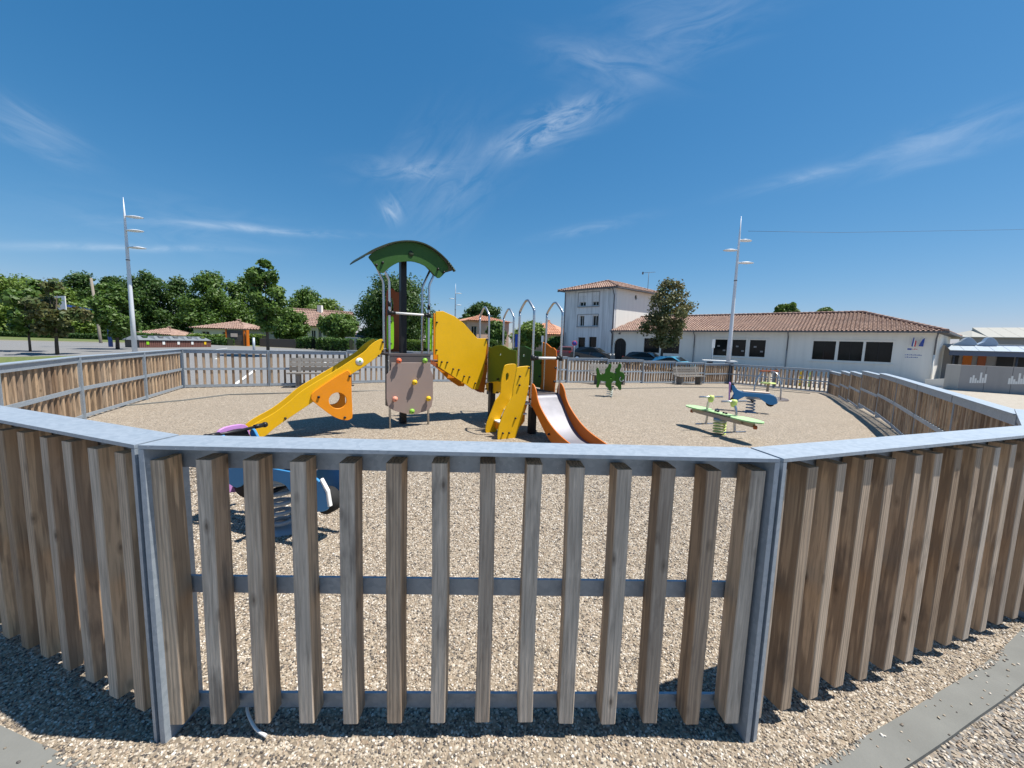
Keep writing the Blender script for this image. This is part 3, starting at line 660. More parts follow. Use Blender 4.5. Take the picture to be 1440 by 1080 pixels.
# climbing wall
cw = [(560, 240), (780, 238), (1000, 240), (1003, 320), (1030, 375), (1030, 640), (1012, 735), (965, 778), (850, 815), (730, 815), (610, 785), (550, 755), (520, 720), (505, 640), (505, 380), (552, 325)]
O_ = A + Nn * .04
wl_ = brd('climbing_wall', 'taupe', O_, U, [pxs(O_, U, cw, 8, 8, 480, 480)], .02)
brd('climbing_wall_header', 'dtaupe', A + Nn * .015, U, [pxs(A + Nn * .015, U, [(545, 152), (1000, 152), (1000, 330), (545, 330)], 8, 8, 480, 480)], .02)
for (x, y, c_) in ((633, 210, 'holdred'), (925, 210, 'holdgrn'), (810, 452, 'holdyel'), (590, 638, 'holdpink'), (965, 634, 'holdyel'), (780, 776, 'holdgrn')):
    s_, z_ = onpl(O_, U, 480 + x / 8, 480 + y / 8); p = O_ + U * s_
    h = MB().lathe(v3(p, z_), [(.018, .0), (.022, .035), (.044, .045), (.05, .065), (.04, .09), (.0, .10)], 14, (Nn.x, Nn.y, -.15)).build('climbing_hold', M[c_], PS)
    MB().lathe(v3(p + Nn * .097, z_ - .02), [(0, .008), (.011, .006), (.011, -.01)], 8, (Nn.x, Nn.y, -.15)).build('bolt_cap', M['black'], h)
brd('side_skirt', 'black', A + Nn * .0 - U * .035, -Nn, [[(0.0, .42), (.11, .42), (.11, ZD - .03), (0.0, ZD - .03)]], .02)
# --- yellow slide towards the left
SO = A - U * .035
ys = [(1190, 84), (1150, 92), (1105, 124), (1060, 170), (960, 235), (880, 287), (760, 358), (640, 434), (560, 502), (460, 577), (345, 642), (275, 692), (260, 730), (285, 750), (385, 742), (460, 682), (560, 612), (720, 505), (850, 412), (980, 318), (1070, 262), (1165, 190), (1195, 150)]
SL = pxs(SO, -U, ys, 4.8, 4.8, 290, 460)
zlow = min(z for s, z in SL); SL = [(s, max(z, .05) if z > .02 else .05) for s, z in SL]
sb = brd('slide_side', 'yellow', SO, -U, [smooth_loop(SL, 3)], .022)
brd('slide_side', 'yellow', SO - Nn * .42, -U, [smooth_loop(SL, 3)], .022)
top_c = SL[0:13]; 
ch_ = [(s, z - .13) for s, z in SL[1:11]]; ch_ = [(-.02, ch_[0][1] + .0)] + ch_
ch_ = [(a, max(b, .12)) for a, b in ch_] + [(SL[11][0], .12), (SL[12][0], .09)]
ch_ = smooth_loop(ch_, 4, False); vs = []; m = len(ch_)
for off in (.02, .40):
    for th in (0, .01):
        for s_, z_ in ch_: p = SO - Nn * off - U * s_; vs.append((p.x, p.y, z_ - th))
fs = []
for i in range(m - 1): fs += [(i, i + 1, 2 * m + i + 1, 2 * m + i), (m + i, 3 * m + i, 3 * m + i + 1, m + i + 1), (i, m + i, m + i + 1, i + 1)]
fs += [(0, 2 * m, 3 * m, m), (m - 1, 2 * m - 1, 4 * m - 1, 3 * m - 1)]
MB().add(vs, fs, True).build('slide_chute', M['chute'], PS)
tri = [(358, 650), (338, 695), (352, 750), (500, 870), (600, 940), (700, 985), (790, 998), (840, 980), (860, 935), (850, 700), (845, 500), (835, 405), (800, 368), (765, 380), (600, 478), (450, 580)]
for k, off in enumerate((.022, -.442)):
    O_ = SO + Nn * off
    T_ = pxs(SO + Nn * .022, -U, tri, 9, 9, 400, 480); H_ = pxs(SO + Nn * .022, -U, circle2((672, 748), 112, 22, 102), 9, 9, 400, 480)
    tp = brd('slide_support', 'orange', O_, -U, [smooth_loop(T_, 2), H_], .03)
    if k == 0:
        for x, y in ((430, 703), (822, 438), (760, 962)):
            s_, z_ = onpl(SO + Nn * .022, -U, 400 + x / 9, 480 + y / 9); bolt(SO + Nn * .022, -U, s_, z_, -.022, .02, tp)
tubes_ = None
for x, y in ((10, 972), (1190, 183), (1240, 122), (1240, 8)):
    s_, z_ = onpl(SO, -U, 400 + x / 9, 480 + y / 9)
    nn = Nn; p = SO - U * s_ + Nn * .014
    MB().lathe(v3(p, z_), [(0, .034), (.012, .032), (.018, .018), (.018, -.012)], 8, (nn.x, nn.y, 0)).build('bolt', M['black'], PS)
s_, z_ = onpl(SO, -U, 400 + 947 / 9, 480 + 255 / 9); p = SO - U * s_ + Nn * .0125
dsc = MB().lathe(v3(p, z_), [(0, .003), (.062, .003), (.062, -.001)], 24, (Nn.x, Nn.y, 0)).build('round_sticker', M['white'], PS)
MB().lathe(v3(p + Nn * .003 + Vector((.01, 0)), z_ + .008), [(0, .001), (.018, .001), (.018, -.001)], 10, (Nn.x, Nn.y, 0)).build('sticker_mark', M['lime'], dsc)
for off in ():
    s_, z_ = onpl(SO, -U, 487, 588); p = SO - U * s_ - Nn * off; MB().tube([v3(p, -.1), v3(p, .5)], .02, 8).build('slide_foot', M['steel'], PS)
# --- yellow bridge with curved side
yb = [(163, 92), (215, 90), (300, 128), (370, 182), (425, 245), (465, 287), (530, 288), (538, 400), (515, 520), (470, 655), (430, 655), (350, 600), (180, 490), (180, 405), (160, 405)]
BD = (R1 - B).normalized(); BR = pxs(B, BD, yb, 5.143, 5.143, 580, 420)
bs = brd('bridge_side', 'yellow', B + Vector((BD.y, -BD.x)) * .02, BD, [BR], .022)
for x, y in ((205, 457), (245, 460), (288, 508), (328, 513), (367, 560), (405, 565), (447, 610), (170, 172), (168, 372), (528, 296), (522, 470)):
    s_, z_ = onpl(B, BD, 580 + x / 5.143, 420 + y / 5.143); bolt(B + Vector((BD.y, -BD.x)) * .02, BD, s_, z_, .012, .017, bs)
BL = (R1 - B).length; NB2 = Vector((BD.y, -BD.x))
brd('bridge_side', 'orange', B - NB2 * .56, BD, [[(max(s, .35), z) for s, z in BR if s > .12]], .022)
for k in range(4):  # bridge treads stepping down to the lower deck
    s0 = .05 + k * BL / 4; z0 = ZD - .06 - (k + .6) * (ZD - .78) / 4.6
    p0 = B + BD * s0 - NB2 * .03; p1 = p0 - NB2 * .48
    deckpoly([p0, p0 + BD * (BL / 4 + .04), p1 + BD * (BL / 4 + .04), p1], z0 - .02, z0).build('bridge_tread', M['dtaupe'], PS)
brd('bridge_rail', 'rust', B + NB2 * .004, BD, [pxs(B, BD, [(130, 440), (180, 470), (300, 545), (400, 610), (490, 665), (500, 680), (470, 672), (300, 570), (130, 470)], 5.143, 5.143, 580, 420)], .008)
brd('bridge_end_panel', 'dorange', R1 + U * 0, -BD, [pxs(R1, -BD, [(535, 330), (533, 520), (512, 680), (495, 675), (470, 655), (505, 540), (520, 440)], 5.143, 5.143, 580, 420)], .02, -.03)
# --- arches
def arch(p, q, zt=2.30, zb=.52):
    m_ = (p + q) / 2; L = (q - p).length; d = (q - p).normalized()
    pts = [v3(p, zb), v3(p, 1.2), v3(p, zt - .26), v3(p + d * .015 * 1, zt - .17), v3(p + d * L * .16, zt - .10), v3(m_ - d * .055, zt - .012), v3(m_, zt), v3(m_ + d * .055, zt - .012), v3(q - d * L * .16, zt - .10), v3(q - d * .015, zt - .17), v3(q, zt - .26), v3(q, 1.2), v3(q, zb)]
    tubep('arch_rail', smooth_loop([tuple(x) for x in pts], 3, False), .02, seg=10)
arch(F1, R1); arch(F2, R2); arch(F3, K1, 2.31); arch(F4, K2, 2.31)
GD = (F3 - R1).normalized()
g1 = brd('green_panel', 'olive', R1, GD, [smooth_loop(pxs(R1, GD, [(546, 345), (575, 352), (605, 338), (640, 334), (675, 345), (705, 366), (752, 374), (754, 480), (752, 600), (648, 604), (546, 602), (546, 480)], 5.143, 5.143, 580, 420), 1), circle2(onpl(R1, GD, 580 + 638 / 5.143, 420 + 404 / 5.143), .03, 10, .022)], .02)
GD2 = (F4 - R2).normalized()
g2 = brd('green_panel', 'dgreen', R2, GD2, [pxs(R2, GD2, [(715, 365), (760, 352), (785, 342), (815, 342), (850, 360), (880, 377), (935, 382), (935, 600), (925, 645), (715, 600)], 5.143, 5.143, 580, 420), circle2(onpl(R2, GD2, 580 + 806 / 5.143, 420 + 410 / 5.143), .032, 10, .025)], .02)
brd('deck_fascia', 'yellow', R1, GD, [smooth_loop(pxs(R1, GD, [(540, 612), (590, 600), (645, 602), (650, 650), (625, 686), (575, 678), (545, 660)], 5.143, 5.143, 580, 420), 2)], .02, .015)
for x, y in ((545, 652), (585, 668), (625, 678), (628, 582), (548, 296), (545, 428)):
    s_, z_ = onpl(R1, GD, 580 + x / 5.143, 420 + y / 5.143); bolt(R1, GD, s_, z_, .028, .017)
PD = (K2 - F4).normalized()
brd('side_panel', 'dorange', F4, PD, [smooth_loop(pxs(F4, PD, [(945, 330), (952, 320), (975, 325), (1005, 352), (1040, 372), (1043, 500), (1030, 640), (1020, 725), (970, 718), (925, 712), (935, 500)], 5.143, 5.143, 580, 420), 2)], .02)
for x, y in ((935, 465), (928, 562), (1042, 500), (1035, 600)):
    s_, z_ = onpl(F4, PD, 580 + x / 5.143, 420 + y / 5.143); bolt(F4, PD, s_, z_, .01, .017)
_, zb = onpl(K1, U2, 767, 503.5); clampbar(K1, K2, zb)
# --- orange slide towards the viewer
os_ = [(-.06, .60), (-.05, .84), (.01, .92), (.09, .90), (.16, .81), (.21, .70), (.32, .57), (.52, .42), (.74, .30), (.97, .225), (1.22, .17), (1.36, .13), (1.40, .03), (1.25, .0), (.95, .015), (.72, .06), (.5, .18), (.28, .36), (.08, .52)]
for q in (K1 - U2 * .0, K2):
    brd('slide_side', 'dorange', q, N2, [smooth_loop(os_, 4)], .022)
    q2 = onpl(q, N2, 798 / 7.2 + 660, 945 / 7.2 + 480)
cc = smooth_loop([(-.06, .73), (.04, .715), (.12, .62), (.30, .405), (.50, .225), (.72, .11), (.95, .07), (1.22, .055), (1.34, .045)], 5, False)
vs = []; m = len(cc); fs = []
for off in (.012, .548):
    for th in (0, .01):
        for s_, z_ in cc: p = K1 + U2 * off + N2 * s_; vs.append((p.x, p.y, z_ - th))
for i in range(m - 1): fs += [(i, i + 1, 2 * m + i + 1, 2 * m + i), (m + i, 3 * m + i, 3 * m + i + 1, m + i + 1)]
fs += [(0, 2 * m, 3 * m, m), (m - 1, 2 * m - 1, 4 * m - 1, 3 * m - 1)]
MB().add(vs, fs, True).build('slide_chute', M['chute'], PS)
for s_, z_ in ((.0, .66), (.62, .2)): bolt(K1, N2, s_, z_, -.012 if False else .012)
# --- yellow stairs towards the left
STN = [(475, 292), (490, 262), (540, 253), (606, 253), (607, 300), (600, 450), (570, 600), (540, 750), (490, 900), (458, 1000), (430, 1050), (350, 1062), (300, 1022), (283, 965), (300, 850), (360, 685), (430, 562), (440, 480), (466, 350)]
STF = [(372, 236), (460, 228), (476, 262), (470, 330), (448, 450), (430, 560), (365, 665), (310, 780), (285, 880), (240, 960), (215, 982), (180, 960), (163, 900), (175, 820), (230, 680), (262, 600), (310, 530), (320, 400), (345, 275)]
O1, O2 = K1 - U2 * .02 - N2 * .0, F3 - U2 * .02
st1 = brd('stair_side', 'yellow', O1, -U2, [smooth_loop(pxs(O1, -U2, STN, 7.2, 7.2, 660, 480), 3)], .022)
hl = pxs(O2, -U2, [(368, 335), (380, 318), (396, 325), (398, 350), (388, 385), (374, 405), (366, 380)], 7.2, 7.2, 660, 480)
brd('stair_side', 'yellow', O2, -U2, [smooth_loop(pxs(O2, -U2, STF, 7.2, 7.2, 660, 480), 3), hl], .022)
for x, y in ((507, 355), (503, 442), (462, 777), (335, 928), (398, 925), (363, 1024), (597, 268)):
    s_, z_ = onpl(O1, -U2, 660 + x / 7.2, 480 + y / 7.2); p = O1 - U2 * s_ + N2 * .012
    MB().lathe(v3(p, z_), [(0, .03), (.011, .028), (.017, .016), (.017, -.012)], 8, (N2.x, N2.y, 0)).build('bolt', M['black'], PS)
for z_, s_ in ((.24, .38), (.42, .20), (.59, .08)):
    p0 = O1 - U2 * s_; p1 = p0 - N2 * .49
    deckpoly([p0 - U2 * .05, p0 + U2 * .15, p1 + U2 * .15, p1 - U2 * .05], z_ - .02, z_).build('stair_tread', M['white'], PS)
    deckpoly([p0 - U2 * .03, p0 - U2 * .01, p1 - U2 * .01, p1 - U2 * .03], z_ - .15, z_ - .024).build('stair_riser', M['orange'], PS)
brd('stair_brace', 'orange', O1 - N2 * .06, -U2, [smooth_loop(pxs(O1, -U2, [(572, 622), (545, 745), (492, 893), (525, 870), (575, 815), (580, 720), (605, 640)], 7.2, 7.2, 660, 480), 2)], .02)
tubep('brace_tube', [v3(K1 - N2 * .06, .55), v3(K1 - N2 * .06 + U2 * .56, .55)], .03, 'black')

# ================================================================== SPRING RIDERS
def spring(m, c, z0, z1, r=.085, turns=5, wr=.016):
    pts = [(c[0] + r * math.cos(a), c[1] + r * math.sin(a), z0 + (z1 - z0) * a / (2 * math.pi * turns)) for a in np.linspace(0, 2 * math.pi * turns, turns * 16)]
    return m.tube(pts, wr, 7)
def scooter(x, y, z, rz, label, sc=1.0):
    o = thing('spring_scooter', label, 'spring rider', (x, y, z), rz, 'scooter spring riders'); 
    body = [(-.42, .50), (-.46, .58), (-.49, .67), (-.51, .75), (-.47, .78), (-.43, .73), (-.39, .67), (-.33, .62), (-.22, .585), (.10, .575), (.38, .57), (.50, .54), (.56, .46), (.585, .36), (.54, .31), (.40, .30), (.24, .40), (.14, .47), (-.14, .47), (-.24, .42), (-.34, .36), (-.45, .40)]
    for yy in (-.13, .13):
        m = MB(); m.board((0, yy), (1, 0), [smooth_loop(body, 3)], .022); b_ = m.build('body_side', M['blue'], o, world=False)
        trim = [(.525, .56), (.585, .475), (.605, .36), (.585, .352), (.567, .46), (.513, .547)]
        m = MB(); m.board((0, yy), (1, 0), [trim], .03); m.build('trim', M['white'], o, world=False)
    for xx in (-.40, .45):
        m = MB().lathe((xx, 0, .33), [(0, .06), (.08, .06), (.10, .04), (.10, -.04), (.08, -.06), (0, -.06)], 20, (0, 1, 0)); m.build('wheel', M['rubber'], o, world=False)
    MB().box((.10, 0, .60), (.62, .25, .028)).build('seat', M['seat'], o, world=False)
    # front shield: lilac shell with an open black inside
    sh = [(-.11, .28), (-.12, .56), (-.145, .71), (-.13, .79), (-.07, .825), (.07, .825), (.13, .79), (.145, .71), (.12, .56), (.11, .28)]
    M1 = Matrix.Rotation(R(12), 4, 'Y')
    m = MB(); m.board((-.53, 0), (0, 1), [smooth_loop(sh, 2)], .022)
    m.v = [tuple(Vector((v[0] - (v[2] - .4) * .05, v[1], v[2]))) for v in m.v]; m.build('front_shield', M['pink'], o, world=False)
    m = MB(); m.board((-.50, 0), (0, 1), [smooth_loop([(a * .78, .5 + (b - .5) * .9) for a, b in sh[1:-1]], 2)], .03)
    m.v = [tuple(Vector((v[0] - (v[2] - .4) * .05, v[1], v[2]))) for v in m.v]; m.build('shield_lining', M['black'], o, world=False)
    m = MB().tube([(-.49, -.24, .79), (-.50, 0, .78), (-.49, .24, .79)], .014, 8)
    for s_ in (-1, 1): m.lathe((-.49, s_ * .25, .79), [(0, .02), (.022, .016), (.026, 0), (.022, -.016), (0, -.02)], 10, (0, 1, 0))
    for s_ in (-1, 1): m.tube([(-.492, s_ * .15, .79), (-.49, s_ * .23, .79)], .02, 8)
    m.build('handlebar', M['black'], o, world=False)
    m = MB().tube([(-.0, -.25, .37), (0, .25, .37)], .02, 8)
    for s_ in (-1, 1): m.lathe((0, s_ * .25, .37), [(0, .02), (.026, .016), (.03, 0), (.026, -.016), (0, -.02)], 10, (0, 1, 0))
    m.build('foot_rest', M['black'], o, world=False)
    spring(MB(), (0, 0), .03, .44, .10, 5, .018).build('spring', M['spring'], o, world=False)
    MB().lathe((0, 0, .45), [(0, .04), (.13, .03), (.135, 0), (.11, -.02), (0, -.02)], 20).build('spring_plate', M['spring'], o, world=False)
    MB().lathe((0, 0, .02), [(.0, .03), (.15, .02), (.16, 0)], 20).build('base_ring', M['spring'], o, world=False)
    return o
scooter(-1.84, 3.03, .0, R(-18), 'blue and lilac scooter spring rider seen through the near fence slats')
scooter(6.62, 10.55, -.16, R(-24), 'blue scooter spring rider standing out on the gravel by the right side')
def bug_rider(x, y, z, rz):
    o = thing('spring_bug', 'green bug shaped spring rider in front of the middle bench', 'spring rider', (x, y, z), rz)
    P = [(240, 330), (265, 332), (290, 390), (300, 440), (335, 460), (400, 430), (405, 350), (445, 320), (465, 250), (490, 236), (520, 255), (520, 310), (500, 380), (520, 405), (560, 412), (598, 470), (590, 560), (545, 622), (545, 690), (550, 755), (525, 785), (490, 760), (470, 720), (425, 690), (425, 630), (435, 600), (380, 602), (318, 590), (310, 650), (292, 725), (265, 735), (242, 700), (262, 600), (235, 540), (240, 450), (222, 375)]
    k = .0235 / 14.4
    S = [((px - 420) * k, .255 + (840 - py) * k * 1.0 - .10) for px, py in P]
    sil = smooth_loop(S, 2); ear = [(-.00, 0)]
    for yy, xo in ((-.17, -.16), (.17, .16)):
        m = MB(); m.board((xo, yy), (1, 0), [sil, circle2(((525 - 420) * k, .255 + (840 - 520) * k - .1), .03, 8, .045)], .025); b_ = m.build('side_panel', M['rgreen'], o, world=False)
    MB().box((-.05, 0, .62), (.34, .32, .025)).build('seat', M['rgreen'], o, world=False)
    MB().tube([(.36 + .06 * math.cos(a), .155, .62 + .075 * math.sin(a)) for a in np.linspace(2.2, 6.0, 12)], .012, 6).build('curl_mark', M['white'], o, world=False)
    MB().tube([(.15, -.3, .83), (.15, .3, .83)], .015, 8).build('handlebar', M['black'], o, world=False)
    MB().tube([(.16, -.32, .30), (.16, .32, .30)], .015, 8).build('foot_rest', M['black'], o, world=False)
    spring(MB(), (0, 0), .02, .36, .09, 5, .015).build('spring', M['whitespring'], o, world=False)
    MB().lathe((0, 0, .37), [(0, .02), (.13, .02), (.13, -.02), (0, -.02)], 16).build('spring_plate', M['black'], o, world=False)
bug_rider(3.27, 12.75, -.14, R(-14))
def seesaw(x, y, z, d):
    o = thing('spring_seesaw', 'two seat green and beige spring seesaw with T shaped handles', 'spring rider', (x, y, z), math.atan2(d[1], d[0]))
    tilt = Matrix.Rotation(R(-1), 4, 'Y')
    MB().box((0, 0, .355), (1.5, .05, .085)).box((0, .07, .355), (1.1, .02, .07)).box((0, -.07, .355), (1.1, .02, .07)).build('beam', M['beige'], o, world=False)
    for s_ in (-1, 1):
        seat = [(-.10, -.13), (.18, -.16), (.36, -.12), (.44, -.04), (.44, .04), (.36, .12), (.18, .16), (-.10, .13)]
        m = MB(); pts = smooth_loop(seat, 3); n_ = len(pts)
        vs = [(s_ * (.46 + p[0]), p[1], .405) for p in pts] + [(s_ * (.46 + p[0]), p[1], .43) for p in pts]
        m.add(vs, [tuple(range(n_))[::-1], tuple(range(n_, 2 * n_))] + [(i, (i + 1) % n_, (i + 1) % n_ + n_, i + n_) for i in range(n_)]); m.build('seat', M['mint'], o, world=False)
        MB().lathe((s_ * .78, 0, .32), [(0, .04), (.028, .03), (.035, 0), (.028, -.03), (0, -.035)], 12).build('rubber_stop', M['rust'], o, world=False)
        MB().tube(smooth_loop([(s_ * .36, 0, .14), (s_ * .34, 0, .3), (s_ * .36, 0, .42), (s_ * .34, 0, .56), (s_ * .28, 0, .66)], 4, False), .022, 8).build('handle_post', M['steel'], o, world=False)
        MB().lathe((s_ * .28, 0, .665), [(0, .06), (.05, .055), (.062, .02), (.05, -.05), (.03, -.08), (0, -.08)], 12).build('handle_hub', M['holdgrn'] if 0 else M['limespring'], o, world=False)
        MB().tube([(s_ * .28, -.27, .69), (s_ * .28, .27, .69)], .017, 8).build('handlebar', M['steel'], o, world=False)
        MB().tube([(s_ * .36, -.24, .14), (s_ * .36, .24, .14)], .015, 8).build('foot_rest', M['steel'], o, world=False)
        for q in (-.16, .16): MB().lathe((s_ * .1 + q * .2, 0, .425), [(0, .035), (.02, .03), (.022, -.01)], 8).build('bolt_cap', M['black'], o, world=False)
    MB().box((0, 0, .418), (.55, .17, .02)).build('centre_plate', M['mint'], o, world=False)
    spring(MB(), (0, 0), .03, .29, .10, 5, .017).build('spring', M['limespring'], o, world=False)
    MB().lathe((0, 0, .29), [(0, .03), (.115, .03), (.115, -.03), (0, -.03)], 16).build('spring_plate', M['spring'], o, world=False)
seesaw(3.96, 7.18, -.035, (.24, -.97))
def carousel(x, y, z):
    o = thing('play_carousel', 'small play carousel with curved tube arches round a yellow centre table', 'playground carousel', (x, y, z), R(18))
    for rz, w in ((0, .70), (R(90), .55)):
        m = MB(); pts = [(w * math.cos(a) * (1 if abs(math.cos(a)) > .2 else 1), 0, .06 + 1.0 * min(1, math.sin(a) * 1.12)) for a in np.linspace(0, math.pi, 22)]
        pts = [(w * (abs(math.cos(a)) ** .6) * (1 if math.cos(a) > 0 else -1), 0, .05 + 1.02 * math.sin(a)) for a in np.linspace(0, math.pi, 24)]
        m.tube([Matrix.Rotation(rz, 3, 'Z') @ Vector(p) for p in pts], .02, 8); m.build('arch_tube', M['steel'], o, world=False)
    MB().tube([(0, 0, -.05), (0, 0, 1.05)], .045, 10).build('centre_post', M['beige'], o, world=False)
    MB().lathe((0, 0, .60), [(0, .03), (.24, .03), (.26, 0), (.24, -.02), (0, -.04)], 20).build('centre_table', M['limespring'], o, world=False)
    MB().lathe((0, 0, .02), [(0, .03), (.68, .03), (.70, .0), (.70, -.04)], 28).build('turning_floor', M['dtaupe'], o, world=False)
    MB().box((0, 0, 1.07), (.9, .10, .05)).build('top_bar', M['rust'], o, world=False)
carousel(9.75, 14.6, z_ground(9.75, 14.6) + .02)

# ================================================================== BENCHES
def bench(x, y, rz, label, L=2.0):
    o = thing('bench', label, 'bench', (x, y, z_ground(x, y) + .02), rz, 'benches along the back fence')
    for k in range(3):
        MB().box((0, -.20 + k * .145, .45), (L, .125, .04)).build('seat_slat', M['bench_wood'], o, world=False)
    Mx = Matrix.Rotation(R(-12), 3, 'X')
    for k in range(3):
        MB().box((random.uniform(-.01, .01), .20 + k * .035, .575 + k * .145), (L, .035, .125), Mx).build('back_slat', M['bench_wood'], o, world=False)
    for s_ in (-1, 1):
        MB().box((s_ * L * .36, -.03, .21), (.12, .34, .44)).build('leg', M['bench_wood'], o, world=False)
        MB().beam((s_ * L * .36, .16, .40), (s_ * L * .36, .30, .98), .09, .045).build('back_support', M['bench_wood'], o, world=False)
    return o
ra = math.atan2(.443, .896)
bench(-6.28, 12.82, ra * .75, 'weathered grey bench behind the yellow slide at the left', 2.15)
bench(4.55, 17.95, ra, 'weathered grey bench behind the green spring rider')
bench(9.45, 20.5, ra, 'weathered grey bench at the right, left of the dark corner post')
# bit of white pipe on the gravel by the near left post
o = MB().tube(smooth_loop([(-1.10, 1.52, .045), (-1.06, 1.44, .05), (-.98, 1.37, .046), (-.92, 1.345, .04)], 4, False), .006, 8).build('plastic_pipe', M['white']); tag(o, 'short white plastic pipe lying on gravel by the near left fence post', 'pipe')
# ================================================================== LAMP MASTS
def lamp(x, y, z, H, dirs, label, lean=0):
    o = thing('street_lamp', label, 'street lamp', (x, y, z), 0, 'tall white lamp masts')
    MB().tube([(0, 0, -.3), (0, 0, H * .30), (0, 0, H * .72), (0, 0, H * .90), (0, 0, H)], [.13, .11, .075, .05, .008], 12).build('mast', M['lampwhite'], o, world=False)
    for fr, a, L in dirs:
        zz = H * fr; v = Vector((math.cos(a), math.sin(a), 0))
        m = MB().tube([Vector((0, 0, zz)), v * .35 + Vector((0, 0, zz + .01))], .025, 6)
        m.build('arm', M['lampwhite'], o, world=False)
        c = v * (L * .55) + Vector((0, 0, zz)); m = MB().lathe((0, 0, 0), [(0, .07), (.5, .045), (.95, .0), (1.0, -.02), (.8, -.035), (0, -.04)], 18)
        w = Vector((-v.y, v.x, 0)); m.v = [tuple(c + v * (p[0] * L * .5) + w * (p[1] * .28) + Vector((0, 0, p[2]))) for p in m.v]; m.build('lamp_head', M['lampwhite'], o, world=False)
    MB().tube([(0, 0, H * .62), (0, 0, H * .625)], .1, 8).build('collar', M['antenna'], o, world=False)
    return o
lamp(aty(184, 420, 23).x, 23, -.1, 9.3, [(.885, R(5), .95), (.80, R(-5), 1.05), (.70, R(3), 1.0)], 'tall white lamp mast at the left with three lamp heads on one side')
lamp(13.41, 24, z_ground(13.41, 24), 10.0, [(.865, R(20), .9), (.80, R(185), .9), (.73, R(0), .95)], 'tall white lamp mast at the right in front of the long building')
lamp(-8.6, 57, 0, 9.8, [(.86, R(0), .9), (.78, R(180), .9), (.69, R(0), .9)], 'small distant lamp mast right of the tower roof')
# hanging cable far above the right side
pc = [aty(1052, 325, 30), aty(1180, 327, 32), aty(1300, 325, 34), aty(1425, 323, 36), aty(1560, 318, 38)]
o = MB().tube([tuple(p) for p in pc], .012, 4).build('overhead_cable', M['antenna']); tag(o, 'thin overhead cable crossing the sky at the right', 'cable')
# wooden utility pole, far left
p0 = aty(140, 470, 38); p1 = aty(128, 391, 38)
o = MB().tube([tuple(p0 - (p1 - p0) * .35), tuple(p0), tuple(p1)], [.13, .12, .10], 8).build('utility_pole', M['poleswood']); tag(o, 'leaning grey wooden utility pole among the trees at the left', 'utility pole')
# basketball hoop
bh = thing('basketball_hoop', 'blue basketball post and arm with a white backboard among the left trees', 'basketball hoop', tuple(Vector((*aty(156, 488, 30).xy, -.1))))
p = aty(154, 465, 30); q = aty(156, 489, 30); top = aty(133, 438, 29.6)
MB().tube([(q.x, q.y, -.2), (p.x, p.y, p.z), (p.x, p.y, top.z - .05)], .13, 4).build('post', M['bluepost'], bh)
a1 = aty(94, 430, 27.5)
MB().beam((p.x, p.y, top.z - .1), tuple(a1), .14, .16).build('arm', M['bluepost'], bh)
c0, c1 = aty(72, 416, 27.3), aty(97, 436, 27.3)
w = c1.x - c0.x; h = 1.05
MB().box(((c0.x + c1.x) / 2, 27.3, (c0.z + c1.z) / 2), (w * 1.25, .05, abs(c0.z - c1.z)), Matrix.Rotation(R(-20), 3, 'Z')).build('backboard', M['white'], bh)
MB().tube([tuple(Vector(((c0.x + c1.x) / 2 - .1, 26.95, c1.z + .12)) + Vector((.22 * math.cos(a), .22 * math.sin(a), 0))) for a in np.linspace(0, 2 * math.pi, 16, endpoint=False)], .012, 6, closed=True).build('rim', M['dorange'], bh)
# left rail / barrier piece
# ================================================================== CONTAINERS AND KIOSK
def bins():
    pa, pb = aty(196, 490, 30), aty(297, 488, 36); pa.z = pb.z = -.1
    d = Vector((pb.x - pa.x, pb.y - pa.y)); L = d.length; rz = math.atan2(d.y, d.x); W_ = L / 5
    for k in range(5):
        o = thing('waste_container', ['leftmost of the five brown clad waste containers with grey lid', 'second brown clad waste container from the left', 'middle brown clad waste container of the five', 'second brown clad waste container from the right', 'rightmost brown clad waste container by the orange kiosk'][k], 'waste container', tuple(pa + Vector((d.x, d.y, 0)) * (k + .0) / 5), rz, 'brown clad waste containers in a row')
        for j in range(8): MB().box((W_ * (j + .5) / 8, 0, .48), (W_ / 8 - .03, .03, .98)).build('board', M['rust'] if 0 else M['brownclad'], o, world=False)
        MB().box((W_ / 2, .7, .5), (W_ - .05, 1.3, .95)).build('tub', M['ply'], o, world=False)
        m = MB(); x0, x1, y0, y1 = -.05, W_ - .02, -.1, 1.5; z0, z1 = 1.0, 1.34
        m.add([(x0, y0, z0), (x1, y0, z0), (x1, y1, z0), (x0, y1, z0), (x0 + .3, y0 + .55, z1), (x1 - .3, y0 + .55, z1), (x1 - .3, y1 - .55, z1), (x0 + .3, y1 - .55, z1)], [(0, 1, 5, 4), (1, 2, 6, 5), (2, 3, 7, 6), (3, 0, 4, 7), (4, 5, 6, 7), (3, 2, 1, 0)]); m.build('lid', M['lid'], o, world=False)
        MB().box((W_ / 2, -.03, .78), (.2, .02, .26)).build('notice', [M['lime'], M['white'], M['white'], M['white'], M['holdyel']][k], o, world=False)
        MB().box((W_ / 2, .3, 1.26), (.35, .3, .12)).build('hatch', [M['dgreen'], M['lid'], M['lid'], M['lid'], M['olive']][k], o, world=False)
M['brownclad'] = paint('brown_cladding', (.17, .075, .06), .7, .15, 7)
bins()
p = aty(335, 488, 46)
kk = thing('kiosk', 'small dark boarded kiosk framed by orange posts', 'kiosk', (p.x, p.y, 0), R(12))
MB().box((0, 0, 1.05), (1.85, 1.2, 2.0)).build('cabin', M['ply'], kk, world=False)
for i in range(9): MB().box((0, -.62, .2 + i * .21), (1.7, .03, .18)).build('board', M['ply'], kk, world=False)
